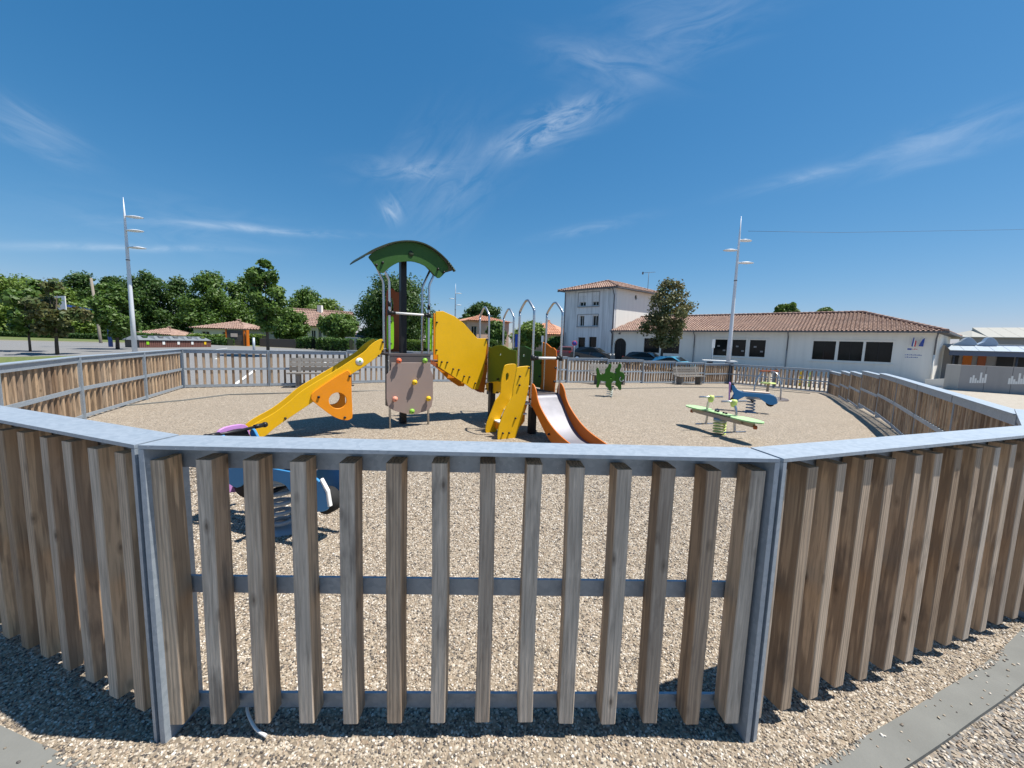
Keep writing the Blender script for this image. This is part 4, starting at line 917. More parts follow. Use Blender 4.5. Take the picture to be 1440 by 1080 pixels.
for sx in (-.93, .93): MB().box((sx, -.6, 1.05), (.14, .14, 2.15)).build('post', M['orange'] if 0 else M['dorange'], kk, world=False)
MB().box((1.25, -.5, 1.1), (.12, .6, 2.0)).build('door_edge', M['dorange'], kk, world=False)
MB().box((0, 0, 2.16), (2.1, 1.4, .08)).build('roof', M['ply'], kk, world=False)
MB().box((-.1, -.65, 1.45), (.7, .03, .42)).build('notice_board', M['seat'], kk, world=False)
for k, (px_, y_, lb) in enumerate(((357, 30, 'short grey bollard right of the orange kiosk'),)):
    p = aty(px_, 486, y_); o = MB().tube([(p.x, p.y, -.1), (p.x, p.y, 1.35)], .09, 10).build('bollard', M['galv']); tag(o, lb, 'bollard')

# ================================================================== TILED ROOFS
def tiled(name, quad, mat, parent, pitch=.26, row=.42):
    """corrugated tiled slope. quad = eave0, eave1, top1, top0 (world); columns run from the eave to the top edge"""
    e0, e1, t1, t0 = (Vector(p) for p in quad); ed = (e1 - e0); L = ed.length; ed.normalize()
    nrm = ed.cross((t0 - e0) if (t0 - e0).length > .01 else (t1 - e0)).normalized()
    if nrm.z < 0: nrm = -nrm
    up = nrm.cross(ed).normalized()
    if up.z < 0: up = -up
    a0 = (t0 - e0).dot(ed); a1 = (t1 - e0).dot(ed); Hh = (t0 - e0).dot(up)
    V = []; F = []; nc = int(L / pitch)
    for c in range(nc):
        x = (c + .5) * L / nc; 
        l = Hh
        if x < a0: l = Hh * x / a0
        elif x > a1: l = Hh * (L - x) / max(L - a1, 1e-3)
        l = max(l, .05); nr = max(1, int(math.ceil(l / row)))
        for r in range(nr):
            y0 = r * row; y1 = min(l, y0 + row) + .03; w = L / nc
            lift0 = .055; lift1 = .0; b = len(V)
            jit = random.uniform(-.006, .006)
            for yy, lf, k in ((y0, lift0, 1.0), (y1, lift1, .86)):
                for (u_, h_) in ((-.5, -.01), (-.32, .0), (-.22, .055), (0, .085), (.22, .055), (.32, 0), (.5, -.01)):
                    q = e0 + ed * (x + u_ * w * (k if abs(u_) < .4 else 1)) + up * yy + nrm * (h_ + lf + jit); V.append((q.x, q.y, q.z))
            for k in range(6): F.append((b + k, b + k + 1, b + 8 + k, b + 7 + k))
            b2 = len(V)
            for (u_, h_) in ((-.5, -.03), (-.22, .0), (0, .0), (.22, 0), (.5, -.03)): pass
    me = npmesh(name, V, F); o = link(name, me, mat, parent, True, 'stuff'); return o
def ridge(name, p0, p1, mat, parent):
    p0, p1 = Vector(p0), Vector(p1); n_ = max(2, int((p1 - p0).length / .42)); m = MB()
    for i in range(n_):
        a = p0.lerp(p1, i / n_); b = p0.lerp(p1, (i + 1.08) / n_); m.tube([a, b], [.13, .105], 8)
    o = m.build(name, mat, parent); o['kind'] = 'stuff'; return o
# ================================================================== SCHOOL + TOWER BLOCK
C = Vector((11.55, 45.0)); AA = Vector((-.743, .669)); BBv = Vector((.79, .613)); LS = 25.4
E_ = C - AA * LS        # right front corner
SCH = thing('school_building', 'long low white building with terracotta tiled roof and dark windows', 'building', (C.x, C.y, -.5))
DS = 10.5; ZE = 3.22; ZR = 5.1; ZB = -1.0
dS = -AA
def facade(name, O, d, L, zt, holes, mat, parent, t=.3):
    """wall with real openings: front skin + reveals"""
    return MB().board(O, d, [[(0, ZB), (L, ZB), (L, zt), (0, zt)]] + holes, t, .002, -t / 2 - .0).build(name, M[mat], parent)
def rect(s0, z0, s1, z1): return [(s0, z0), (s1, z0), (s1, z1), (s0, z1)]
wins = []
for x0, y0, x1, y1 in ((245, 270, 405, 412), (445, 277, 615, 428), (655, 282, 845, 438)):
    a = onpl(C, dS, 1100 + x0 / 5.538, 430 + y0 / 5.538); b = onpl(C, dS, 1100 + x1 / 5.538, 430 + y1 / 5.538); wins.append((a[0], b[0]))
wz0, wz1 = .98, 2.30
a = onpl(C, dS, 1100 + 445 / 5.538, 430 + 277 / 5.538); b = onpl(C, dS, 1100 + 445 / 5.538, 430 + 425 / 5.538); wz1, wz0 = a[1], b[1]
wins2 = []
for x0, x1 in ((24, 160), (212, 348), (388, 548)):
    a = onpl(C, dS, 1000 + x0 / 7.2, 400 + 640 / 7.2); b = onpl(C, dS, 1000 + x1 / 7.2, 400 + 645 / 7.2); wins2.append((a[0], b[0]))
a3 = onpl(C, dS, 905, 490)[0]; b3 = onpl(C, dS, 927, 490)[0]; c3 = onpl(C, dS, 932, 490)[0]; d3 = onpl(C, dS, 955, 490)[0]
z2 = (wz0, wz1)
holes = [rect(s0, wz0, s1, wz1) for s0, s1 in wins + wins2 + [(a3, b3), (c3, d3)]]
da, db = onpl(C, dS, 862.8, 500)[0], onpl(C, dS, 879.5, 500)[0]; dm = (da + db) / 2; dr = (db - da) / 2; zt_ = onpl(C, dS, 871, 475.5)[1]
arch_ = [(da, -.30), (db, -.30)] + [(dm + dr * math.cos(a), zt_ - dr + dr * math.sin(a)) for a in np.linspace(0, math.pi, 12)]
holes.append(arch_)
facade('front_wall', C, dS, LS, ZE, holes, 'wall', SCH)
def quadprism(m, P, z0, z1): n_ = len(P); return m.add([v3(p, z0) for p in P] + [v3(p, z1) for p in P], [tuple(range(n_))[::-1], tuple(range(n_, 2 * n_))] + [(i, (i + 1) % n_, (i + 1) % n_ + n_, i + n_) for i in range(n_)])
# end wall and back walls
facade('end_wall', E_ + BBv * .302, BBv, DS - .302, ZE, [], 'wall', SCH)
facade('back_wall', E_ + BBv * DS - dS * .305, -dS, LS - .61, ZE, [], 'wall', SCH)
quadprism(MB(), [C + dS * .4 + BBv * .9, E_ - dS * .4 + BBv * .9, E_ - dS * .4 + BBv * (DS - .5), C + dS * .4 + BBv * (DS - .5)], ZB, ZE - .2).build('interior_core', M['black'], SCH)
def window(parent, O, d, s0, s1, z0, z1, mull=1, frame='white', n_in=.16, sash=.05):
    nn = Vector((d.y, -d.x)); O2 = O - nn * n_in
    f = MB().board(O2, d, [rect(s0, z0, s1, z1), rect(s0 + sash, z0 + sash, s1 - sash, z1 - sash)], .05, .002)
    for k in range(mull): s_ = s0 + (s1 - s0) * (k + 1) / (mull + 1); f.board(O2, d, [rect(s_ - .025, z0 + sash, s_ + .025, z1 - sash)], .044, .002)
    w = f.build('window', M[frame], parent)
    MB().board(O2, d, [rect(s0 + sash, z0 + sash, s1 - sash, z1 - sash)], .012, .001, -.03).build('pane', M['glass'], w)
    return w
for s0, s1 in wins: window(SCH, C, dS, s0, s1, wz0, wz1, 1, 'black'); 
for s0, s1 in wins2: window(SCH, C, dS, s0, s1, wz0, wz1, 0, 'black')
for s0, s1 in ((a3, b3), (c3, d3)): window(SCH, C, dS, s0, s1, wz0, wz1, 0, 'black')
nS = Vector((dS.y, -dS.x))
for grp in (wins, wins2):  # raised render band round each window group and notices stuck on the panes
    s0, s1 = grp[0][0] - .14, grp[-1][1] + .14
    MB().board(C, dS, [rect(s0 - .05, wz0 - .18, s1 + .05, wz0 - .10)], .06, .004, .03).build('sill', M['wall'], SCH)
    MB().board(C, dS, [rect(s0, wz1 + .10, s1, wz1 + .14)], .05, .004, .025).build('lintel_band', M['wall'], SCH)
for s0, s1 in wins2:
    for dx, zz in ((.25, .55), (.68, .28)):
        s_ = s0 + (s1 - s0) * dx; MB().board(C - nS * .15, dS, [rect(s_, wz0 + (wz1 - wz0) * zz, s_ + .22, wz0 + (wz1 - wz0) * zz + .14)], .01, .001, -.0).build('paper_notice', M['greywall'], SCH)
MB().board(C - nS * .22, dS, [arch_], .04, .002).build('door', M['darkdoor'] if 'darkdoor' in M else M['black'], SCH)
dh = MB().board(C - nS * .19, dS, [rect(dm - .015, -.3, dm + .015, zt_ - .1)], .03, .002).build('door_edge_strip', M['ply'], SCH)
# roof with hips at the right end
ov = .55
e0 = v3(C - dS * .0 - BBv * ov, ZE + .02); e1 = v3(E_ + dS * ov - BBv * ov, ZE + .02); hb = DS / 2
r0 = v3(C + BBv * hb, ZR); r1 = v3(E_ - dS * (hb - .2) + BBv * hb, ZR); k0 = v3(C + BBv * (DS + ov), ZE + .02); k1 = v3(E_ + dS * ov + BBv * (DS + ov), ZE + .02)
tiled('roof_tiles', (e0, e1, r1, r0), M['tile'], SCH); 
def hip(name, a, b, apex, mat, parent): return tiled(name, (a, b, apex, apex), mat, parent)
hip('hip_tiles', e1, k1, r1, M['tile'], SCH)
tiled('rear_roof_tiles', (k1, k0, r0, r1), M['tile'], SCH, row=2.0)
m = MB(); m.add([e0 - Vector((0, 0, .06)), e1 - Vector((0, 0, .06)), k1 - Vector((0, 0, .06)), k0 - Vector((0, 0, .06)), r0 - Vector((0, 0, .06)), r1 - Vector((0, 0, .06))], [(0, 1, 5, 4), (1, 2, 5), (2, 3, 4, 5), (3, 0, 4), (0, 3, 2, 1)]); m.build('roof_deck', M['ply'], SCH)
ridge('ridge_tiles', r0 + Vector((0, 0, .1)), r1 + Vector((0, 0, .1)), M['tile'], SCH); ridge('hip_ridge_tiles', e1 + Vector((0, 0, .08)), r1 + Vector((0, 0, .1)), M['tile'], SCH); ridge('hip_ridge_tiles', k1 + Vector((0, 0, .08)), r1 + Vector((0, 0, .1)), M['tile'], SCH)
MB().beam(e0 + Vector((0, 0, -.02)) - Vector((*BBv, 0)) * .06, e1 + Vector((0, 0, -.02)) - Vector((*BBv, 0)) * .06, .11, .12).build('gutter', M['antenna'], SCH)
MB().beam(e1 + Vector((0, 0, -.02)) + v3(dS * .06, 0), k1 + Vector((0, 0, -.02)) + v3(dS * .06, 0), .11, .12).build('gutter', M['antenna'], SCH)
for px_, up in ((1107, 1), (976, 1), (1315, 0), (861, 1)):
    s_ = onpl(C, dS, px_, 490)[0]; q = C + dS * s_ + nS * .08
    m = MB().tube([v3(q + nS * .42, ZE - .05), v3(q + nS * .38, ZE - .16), v3(q + nS * .02, ZE - .42), v3(q, ZE - .6), v3(q, 1.6)], .045, 8); m.build('downpipe', M['antenna'], SCH)
    MB().tube([v3(q, 1.6), v3(q, -.6)], .05, 8).build('downpipe_foot', M['greywall'] if px_ != 1315 else M['wall'], SCH)
s_ = onpl(C, dS, 871.5, 469)[0]; MB().box(v3(C + dS * s_ + nS * .06, 2.95), (.18, .14, .16)).build('wall_lamp', M['antenna'], SCH)
# flags and small lettering on the wall
M['flagblue'] = paint('flag_blue', (.02, .07, .35), .7, .03, dirt=0); M['flagred'] = paint('flag_red', (.6, .03, .04), .7, .03, dirt=0); M['flagyellow'] = paint('star_yellow', (.8, .6, .02), .7, .02, dirt=0)
def wp(px_, py_): return onpl(C, dS, 1100 + px_ / 5.538, 430 + py_ / 5.538)
FG = thing('wall_flags', 'small French and European flags fixed to the white wall by the right corner', 'flags', v3(C + dS * wp(1020, 290)[0], 2.2))
s0, z0 = wp(1018, 318); s1, z1 = wp(1015, 240)
MB().tube([v3(C + dS * s0 + nS * .05, z0), v3(C + dS * (s0 + .02) + nS * .35, z1)], .012, 6).tube([v3(C + dS * s0 + nS * .05, z0), v3(C + dS * (s0 + .55) + nS * .3, z1 - .02)], .012, 6).build('flagpole', M['white'], FG)
for k, c_ in enumerate(('flagblue', 'white', 'flagred')):
    MB().board(C + nS * (.22 - .0), dS, [[(s0 - .10 + k * .07, z0 + .02), (s0 - .03 + k * .07, z0 - k * .02), (s0 + .01 + k * .06, z1 - .10 - k * .12), (s0 - .05 + k * .06, z1 - .06 - k * .10)]], .01, .001).build('flag_stripe', M[c_], FG)
fb = MB().board(C + nS * .20, dS, [[(s0 + .26, z0 + .04), (s0 + .50, z0 + .02), (s0 + .54, z1 - .10), (s0 + .42, z1 - .22)]], .01, .001).build('blue_flag', M['flagblue'], FG)
for k in range(8):
    a = k * math.pi / 4; MB().lathe(v3(C + dS * (s0 + .42 + .06 * math.cos(a)) + nS * .207, z0 + .2 + .07 * math.sin(a)), [(0, .001), (.011, .001), (.011, -.001)], 5, (nS.x, nS.y, 0)).build('star', M['flagyellow'], fb)
WS = thing('wall_lettering', 'small faded blue lettering under the flags on the white wall', 'sign', v3(C + dS * wp(985, 380)[0], 1.5))
for (x0, y0, n_, w) in ((975, 337, 5, .10), (1012, 338, 3, .06), (955, 382, 9, .05), (955, 400, 7, .05)):
    s_, z_ = wp(x0, y0)
    if n_ == 5: MB().board(C + nS * .006, dS, [rect(s_, z_ - .05, s_ + .22, z_ + .05)], .008, .001).build('emblem', M['flagblue'], WS); continue
    for k in range(n_): MB().board(C + nS * .006, dS, [rect(s_ + k * .10, z_ - .02, s_ + k * .10 + .07, z_ + .02 + .02 * (k % 2))], .008, .001).build('letter', M['flagblue'] if n_ != 3 else M['flagred'], WS)
# ---- three storey block
TW = thing('tower_block', 'three storey white house block with streaked walls and tiled hip roof', 'building', (C.x, C.y, -.3))
LW = 7.0; DW = 9.6; ZT = 8.2
TO = C + AA * LW  # left end; facade runs from TO towards C in direction dS
def tp_(x, y): return onpl(C, dS, 780 + x / 8, 380 + y / 8)
TH = []; TWn = []
def s_of(v): return v + LW     # s measured from TO
for (x0, y0, x1, y1, kind) in ((285, 290, 350, 402, 'sh'), (428, 285, 494, 395, 'sh'), (283, 512, 328, 628, 'w'), (428, 510, 484, 626, 'w'), (265, 755, 337, 880, 'd'), (388, 750, 464, 884, 'd')):
    a = tp_(x0, y0); b = tp_(x1, y1); TH.append(rect(s_of(a[0]), b[1], s_of(b[0]), a[1])); TWn.append((s_of(a[0]), b[1], s_of(b[0]), a[1], kind))
facade('front_wall', TO, dS, LW, ZT, TH, 'oldwall', TW)
for s0, z0, s1, z1, kind in TWn:
    if kind == 'sh':
        zm = z0 + (z1 - z0) * .40; window(TW, TO, dS, s0, s1, z0, zm, 1, 'white', .2); 
        m = MB(); nsh = 8
        for k in range(nsh): m.board(TO - nS * .06, dS, [rect(s0, zm + (z1 - zm) * k / nsh, s1, zm + (z1 - zm) * (k + 1) / nsh - .008)], .03, .003)
        m.build('roller_shutter', M['oldwall'], TW)
    else: window(TW, TO, dS, s0, s1, z0, z1, 1 if kind == 'w' else 0, 'white' if kind == 'w' else 'black', .2)
for (x0, y0, x1, y1) in ((270, 255, 500, 410), (260, 500, 487, 640)):
    a = tp_(x0, y0); b = tp_(x1, y1); s0, s1, z0, z1 = s_of(a[0]), s_of(b[0]), b[1], a[1]
    MB().board(TO, dS, [rect(s0 - .03, z0, s1 + .03, z0 + .09)], .14, .004, .07).build('sill', M['greywall'], TW)
    MB().board(TO, dS, [rect(s0, z1 - .03, s1, z1 + .03)], .06, .004, .03).build('lintel', M['greywall'], TW)
    for sx in (s0 - .04, s1 - .02): MB().board(TO, dS, [rect(sx, z0 + .092, sx + .06, z1 - .032)], .06, .004, .03).build('window_jamb', M['greywall'], TW)
rc_ = onpl(C, BBv, 780 + 915 / 8, 380 + 305 / 8)
MB().board(C + BBv * .302, BBv, [[(0, ZB), (DW - .302, ZB), (DW - .302, ZT), (0, ZT)], circle2((rc_[0] - .302, rc_[1]), .24, 16, .30)], .3, .002, -.15).build('side_wall', M['wall'], TW)
MB().lathe(v3(C + BBv * rc_[0] - dS * .15, rc_[1]), [(0, 0.01), (.3, .01), (.3, -.01)], 16, (dS.x, dS.y, 0)).build('round_window', M['glass'], TW)
facade('side_wall', TO + BBv * DW, -BBv, DW - .302, ZT, [], 'oldwall', TW); facade('back_wall', C + BBv * DW - dS * .302 + BBv * .0, -dS, LW - .604, ZT, [], 'oldwall', TW)
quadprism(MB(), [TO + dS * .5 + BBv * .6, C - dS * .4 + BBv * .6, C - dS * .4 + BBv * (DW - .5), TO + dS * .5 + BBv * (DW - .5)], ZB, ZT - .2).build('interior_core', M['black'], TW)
ov = .6; c0 = v3(TO - dS * ov - BBv * ov, ZT); c1 = v3(C + dS * ov - BBv * ov, ZT); c2 = v3(C + dS * ov + BBv * (DW + ov), ZT); c3_ = v3(TO - dS * ov + BBv * (DW + ov), ZT)
ZA = ZT + 1.35; ra0 = v3(TO + dS * LW / 2 + BBv * LW / 2, ZA); ra1 = v3(TO + dS * LW / 2 + BBv * (DW - LW / 2), ZA)
hip('roof_tiles', c0, c1, ra0, M['tile'], TW); tiled('roof_tiles', (c1, c2, ra1, ra0), M['tile'], TW); hip('roof_tiles', c2, c3_, ra1, M['tile'], TW); tiled('roof_tiles', (c3_, c0, ra0, ra1), M['tile'], TW, row=1.5)
dz_ = Vector((0, 0, .06)); MB().add([c0 - dz_, c1 - dz_, c2 - dz_, c3_ - dz_, ra0 - dz_, ra1 - dz_], [(0, 1, 4), (1, 2, 5, 4), (2, 3, 5), (3, 0, 4, 5), (3, 2, 1, 0)]).build('roof_deck', M['ply'], TW)
for a_, b_ in ((c0, ra0), (c1, ra0), (c2, ra1), (c3_, ra1), (ra0, ra1)): ridge('ridge_tiles', a_ + Vector((0, 0, .08)), b_ + Vector((0, 0, .1)), M['tile'], TW)
for a_, b_ in ((c0, c1), (c1, c2)): MB().beam(a_ + Vector((0, 0, -.06)), b_ + Vector((0, 0, -.06)), .12, .12).build('gutter', M['antenna'], TW)
q = C + nS * .08 - dS * .1; MB().tube([v3(q + nS * .5, ZT - .15), v3(q + nS * .3, ZT - .4), v3(q, ZT - .9), v3(q, -.3)], .05, 8).build('downpipe', M['antenna'], TW)
q = TO + nS * .08 + dS * .12; MB().tube([v3(q, ZT - .2), v3(q, -.3)], .05, 8).build('downpipe', M['antenna'], TW)
q = TO + nS * .08 + dS * .35; MB().tube([v3(TO + nS * .08 + dS * .1, 3.0), v3(q, 3.0), v3(q, -.3)], .04, 8).build('downpipe', M['greywall'], TW)
s_, z_ = tp_(600, 220); MB().box(v3(TO + dS * s_of(s_) + nS * .2, z_), (.5, .25, .10)).build('outdoor_light', M['white'], TW)
def antenna(p, H, label, w=.9):
    o = thing('roof_antenna', label, 'antenna', tuple(p))
    MB().tube([(0, 0, -.5), (0, 0, H)], .03, 6).build('mast', M['antenna'], o, world=False)
    MB().tube([(-w, 0, H - .05), (w * 1.2, .1, H + .12)], .02, 5).build('boom', M['antenna'], o, world=False)
    for k in range(6): x = -w + k * w * .36; MB().tube([(x, -.25, H - .02 + k * .02), (x, .25, H - .02 + k * .02)], .012, 4).build('element', M['antenna'], o, world=False)
    MB().box((-w, .02, H - .08), (.14, .2, .3)).build('reflector', M['antenna'], o, world=False)
q = C + BBv * 7.6 - dS * .8; antenna(v3(q, ZT + .6), 2.1, 'television antenna on the roof of the three storey block', .75)
# ---- canopy building, forecourt wall and hall at the right
CO = aty(1334, 505, 29.5).xy; CD = (aty(1440, 505, 27.2).xy - CO).normalized(); CL = 16
CAN = thing('canopy_building', 'low building with pale metal canopy roof, skylights and coloured doors', 'building', (CO.x, CO.y, -.5))
cn = Vector((CD.y, -CD.x)); zc = onpl(CO, CD, 1345, 493)[1]; zt2 = zc + .42
m = MB(); npan = 22
for k in range(npan):
    a_ = CO + CD * (CL * k / npan + .01); b_ = CO + CD * (CL * (k + 1) / npan - .012)
    m = MB(); m.add([v3(a_, zc), v3(b_, zc), v3(b_ - cn * 2.2, zt2), v3(a_ - cn * 2.2, zt2), v3(a_, zc + .03), v3(b_, zc + .03), v3(b_ - cn * 2.2, zt2 + .03), v3(a_ - cn * 2.2, zt2 + .03)], [(0, 3, 2, 1), (4, 5, 6, 7), (0, 1, 5, 4), (1, 2, 6, 5), (2, 3, 7, 6), (3, 0, 4, 7)]); m.build('roof_panel', M['galv'], CAN)
MB().board(CO - cn * .15, CD, [rect(0, zc - .36, CL, zc - .02)], .06, .004).build('fascia', M['bluegrey'] if 'bluegrey' in M else M['darkfence'], CAN)
MB().board(CO - cn * 2.2, CD, [rect(0, ZB, CL, zt2 - .05)], .1, .004).build('rear_wall', M['greywall'], CAN)
for x0, x1, c_ in ((1353, 1366, 'dorange'), (1374, 1386, 'rust'), (1338, 1347, 'black'), (1401, 1425, 'black'), (1428, 1460, 'black')):
    a = onpl(CO - cn * 2.1, CD, x0, 510)[0]; b = onpl(CO - cn * 2.1, CD, x1, 510)[0]
    MB().board(CO - cn * 2.1, CD, [rect(a, ZB, b, zc - .3)], .06, .004).build('door', M[c_], CAN)
for k in range(6): p = CO + CD * (.3 + k * 3) - cn * .3; MB().tube([v3(p, ZB), v3(p, zc - .05)], .06, 8).build('column', M['darkfence'], CAN)
for x0, x1 in ((1338, 1370), (1372, 1400)):
    Oq = CO - cn * 2.6; a, _ = onpl(Oq, CD, x0, 483); b, _ = onpl(Oq, CD, x1, 483); z0 = zt2 + .03; z1 = onpl(Oq, CD, (x0 + x1) / 2, 475)[1]
    MB().board(Oq, CD, [smooth_loop([(a, z0), (b, z0), (b - .08, z0 + (z1 - z0) * .6), (b - .3, z1 * 1.0), (b - .5, z1), (a + (b - a) * .35, z0 + (z1 - z0) * .5)], 2)], 1.2, .01).build('skylight', M['skylight'], CAN)
MB().board(CO - cn * 3.4, CD, [rect(-.5, zt2, CL + 1, zt2 + .12)], 2.4, .01).build('flat_roof', M['spring'], CAN)
# forecourt wall
w0 = aty(1326, 545, 24.4).xy; w1 = aty(1347, 545, 23.2).xy; w2 = aty(1440, 549, 21.6).xy; w3 = w1 + (w2 - w1) * 2.4
FW = thing('forecourt_wall', 'low grey forecourt wall with pale bar emblems facing the square', 'wall', v3(w1, -.54))
ztw = onpl(w1, (w2 - w1), 1349, 513)[1]
Lw = (w3 - w1).length; nseg = 6
for k in range(nseg): MB().board(w1, w2 - w1, [rect(Lw * k / nseg + .006, ZB, Lw * (k + 1) / nseg - .006, ztw)], .14, .006, -.07).build('wall_panel', M['greywall'], FW)
MB().board(w0, w1 - w0, [rect(0, ZB, (w1 - w0).length - .01, ztw)], .14, .006, -.07).build('return_wall', M['wall2'] if 'wall2' in M else M['creamgrey'], FW)
for bx in (1362, 1416):
    for k, hh in enumerate((.55, .75, .45, .25, 1.0, .5, .85)):
        s_, zb_ = onpl(w1, w2 - w1, bx + 1 + k * 3.4, 538.5 + (bx - 1362) * .03); MB().board(w1, w2 - w1, [rect(s_, zb_, s_ + .075, zb_ + .62 * hh)], .01, .001, .004).build('emblem_bar', M['white'], FW)
# small white ramp wall
p = aty(1318, 540, 25.5).xy; q = aty(1331, 545, 24.6).xy
o = MB().board(p - (q - p) * 1.2, q - p, [[(0, ZB), ((q - p).length * 2.2, ZB), ((q - p).length * 2.2, .12), (0, -.12)]], .2, .01).build('ramp_wall', M['wall']); tag(o, 'short white sloping ramp wall at the foot of the school corner', 'wall')
# hall behind
HO = aty(1350, 474, 62).xy; HD = (aty(1440, 474, 58).xy - HO).normalized(); hn = Vector((HD.y, -HD.x))
HALL = thing('hall_building', 'large hall with pale metal pitched roof behind the canopy building', 'building', v3(HO, 0))
ze = onpl(HO, HD, 1380, 474)[1]; zr = ze + 1.9
MB().board(HO, HD, [rect(0, ZB, 40, ze)], .3, .004).build('wall', M['greywall'], HALL)
for k in range(26):
    a_ = HO + HD * (k * 1.6 - 2); b_ = HO + HD * (k * 1.6 - .43)
    q0 = a_ - hn * 8 + HD * (4 if k == 0 else 0)
    MB().add([v3(a_ + hn * .5, ze), v3(b_ + hn * .5, ze), v3(b_ - hn * 9, zr if k > 2 else ze + (zr - ze) * (k + 1) / 4), v3(a_ - hn * 9, zr if k > 2 else ze + (zr - ze) * k / 4), v3(a_ + hn * .5, ze - .12), v3(b_ + hn * .5, ze - .12), v3(b_ - hn * 9, ze - .12), v3(a_ - hn * 9, ze - .12)], [(0, 1, 2, 3), (4, 7, 6, 5), (0, 4, 5, 1), (1, 5, 6, 2), (2, 6, 7, 3), (3, 7, 4, 0)]).build('roof_panel', M['palemetal'], HALL)

# ================================================================== HOUSES
def house(pxa, pxb, y0, y1, py_eave, py_ridge, pybase, depth, wall, tilem, label, wins_=(), chim=(), hipped=.5, name='house', arch=()):
    P0 = aty(pxa, py_eave, y0); P1 = aty(pxb, py_eave, y1); O = P0.xy; D = (P1.xy - O); L = D.length; D.normalize(); n_ = Vector((D.y, -D.x))
    ze_ = (P0.z + P1.z) / 2; O2 = O - n_ * depth / 2; 
    _, zr_ = onpl(O2, D, (pxa + pxb) / 2, py_ridge)
    o = thing(name, label, 'house', v3(O, 0)); mm = M[wall]
    hs = []
    for (f0, f1, g0, g1) in wins_: hs.append(rect(L * f0, ze_ * g0, L * f1, ze_ * g1))
    MB().board(O, D, [rect(0, -.5, L, ze_)] + hs, .25, .003, -.125).build('front_wall', mm, o)
    MB().board(O + D * L - n_ * .255, -n_, [rect(0, -.5, depth - .26, ze_)], .25, .003, -.125).build('side_wall', mm, o)
    MB().board(O - n_ * depth, n_, [rect(0, -.5, depth - .26, ze_)], .25, .003, -.125).build('side_wall', mm, o)
    for (f0, f1, g0, g1) in wins_: window(o, O, D, L * f0, L * f1, ze_ * g0, ze_ * g1, 1, 'white', .12, .06)
    ov_ = .5; a = v3(O - D * ov_ + n_ * ov_, ze_); b = v3(O + D * (L + ov_) + n_ * ov_, ze_); c = v3(O + D * (L + ov_) - n_ * (depth + ov_), ze_); d = v3(O - D * ov_ - n_ * (depth + ov_), ze_)
    h_ = hipped * depth; r0_ = v3(O + D * (h_ if hipped else -ov_) - n_ * depth / 2, zr_); r1_ = v3(O + D * (L - h_ if hipped else L + ov_) - n_ * depth / 2, zr_)
    tiled('roof_tiles', (a, b, r1_, r0_), M[tilem], o, pitch=.36, row=.6)
    dz = Vector((0, 0, .06)); MB().add([p - dz for p in (a, b, c, d, r0_, r1_)], [(0, 1, 5, 4), (2, 3, 4, 5), (3, 2, 1, 0), (1, 2, 5), (3, 0, 4)]).build('roof_deck', M[tilem], o)
    ridge('ridge_tiles', r0_ + Vector((0, 0, .1)), r1_ + Vector((0, 0, .1)), M[tilem], o)
    for f in chim: MB().box(v3(O + D * L * f - n_ * depth * .45, zr_ + .25), (.7, .6, 1.3)).build('chimney', M['wall'], o)
    return o
house(272, 345, 62, 62, 462, 450, 485, 9, 'creamwall', 'tile', 'long low house with faded tiled roof behind the waste containers', ((.15, .3, .3, .8), (.55, .7, .3, .8)))
house(345, 402, 58, 60, 464, 455, 485, 6, 'greywall', 'tile', 'low outbuilding with tiled roof behind the orange kiosk')
house(396, 500, 60, 66, 459, 437, 485, 9, 'creamwall', 'tile', 'pale house with steep reddish tiled roof between the trees', ((.38, .44, .15, .8), (.47, .52, .15, .8), (.75, .82, .3, .8)), (.55,), 0)
house(485, 516, 54, 56, 475, 470, 487, 5, 'creamwall', 'tile', 'small cream garage wall at the right of the steep roofed house', hipped=0)
house(657, 716, 66, 70, 452, 444, 485, 8, 'pinkwall', 'tile2', 'pink two storey villa with red tiled roof seen through the arches', ((.10, .22, .45, .82), (.70, .80, .15, .6)))
house(722, 790, 64, 60, 470, 452, 485, 9, 'pinkwall', 'tile2', 'pink house with broad salmon hip roof left of the tower block', ((.1, .25, .3, .8),))
house(60, 98, 66, 66, 473, 464, 485, 6, 'creamwall', 'tile', 'small tiled house roof showing behind the hedge at the far left')
house(186, 240, 66, 66, 470, 460, 485, 7, 'creamwall', 'tile', 'house with brown tiled roof just above the waste containers')
antenna(aty(478, 450, 63), 2.0, 'television antenna on the steep roofed house at the left', .7)

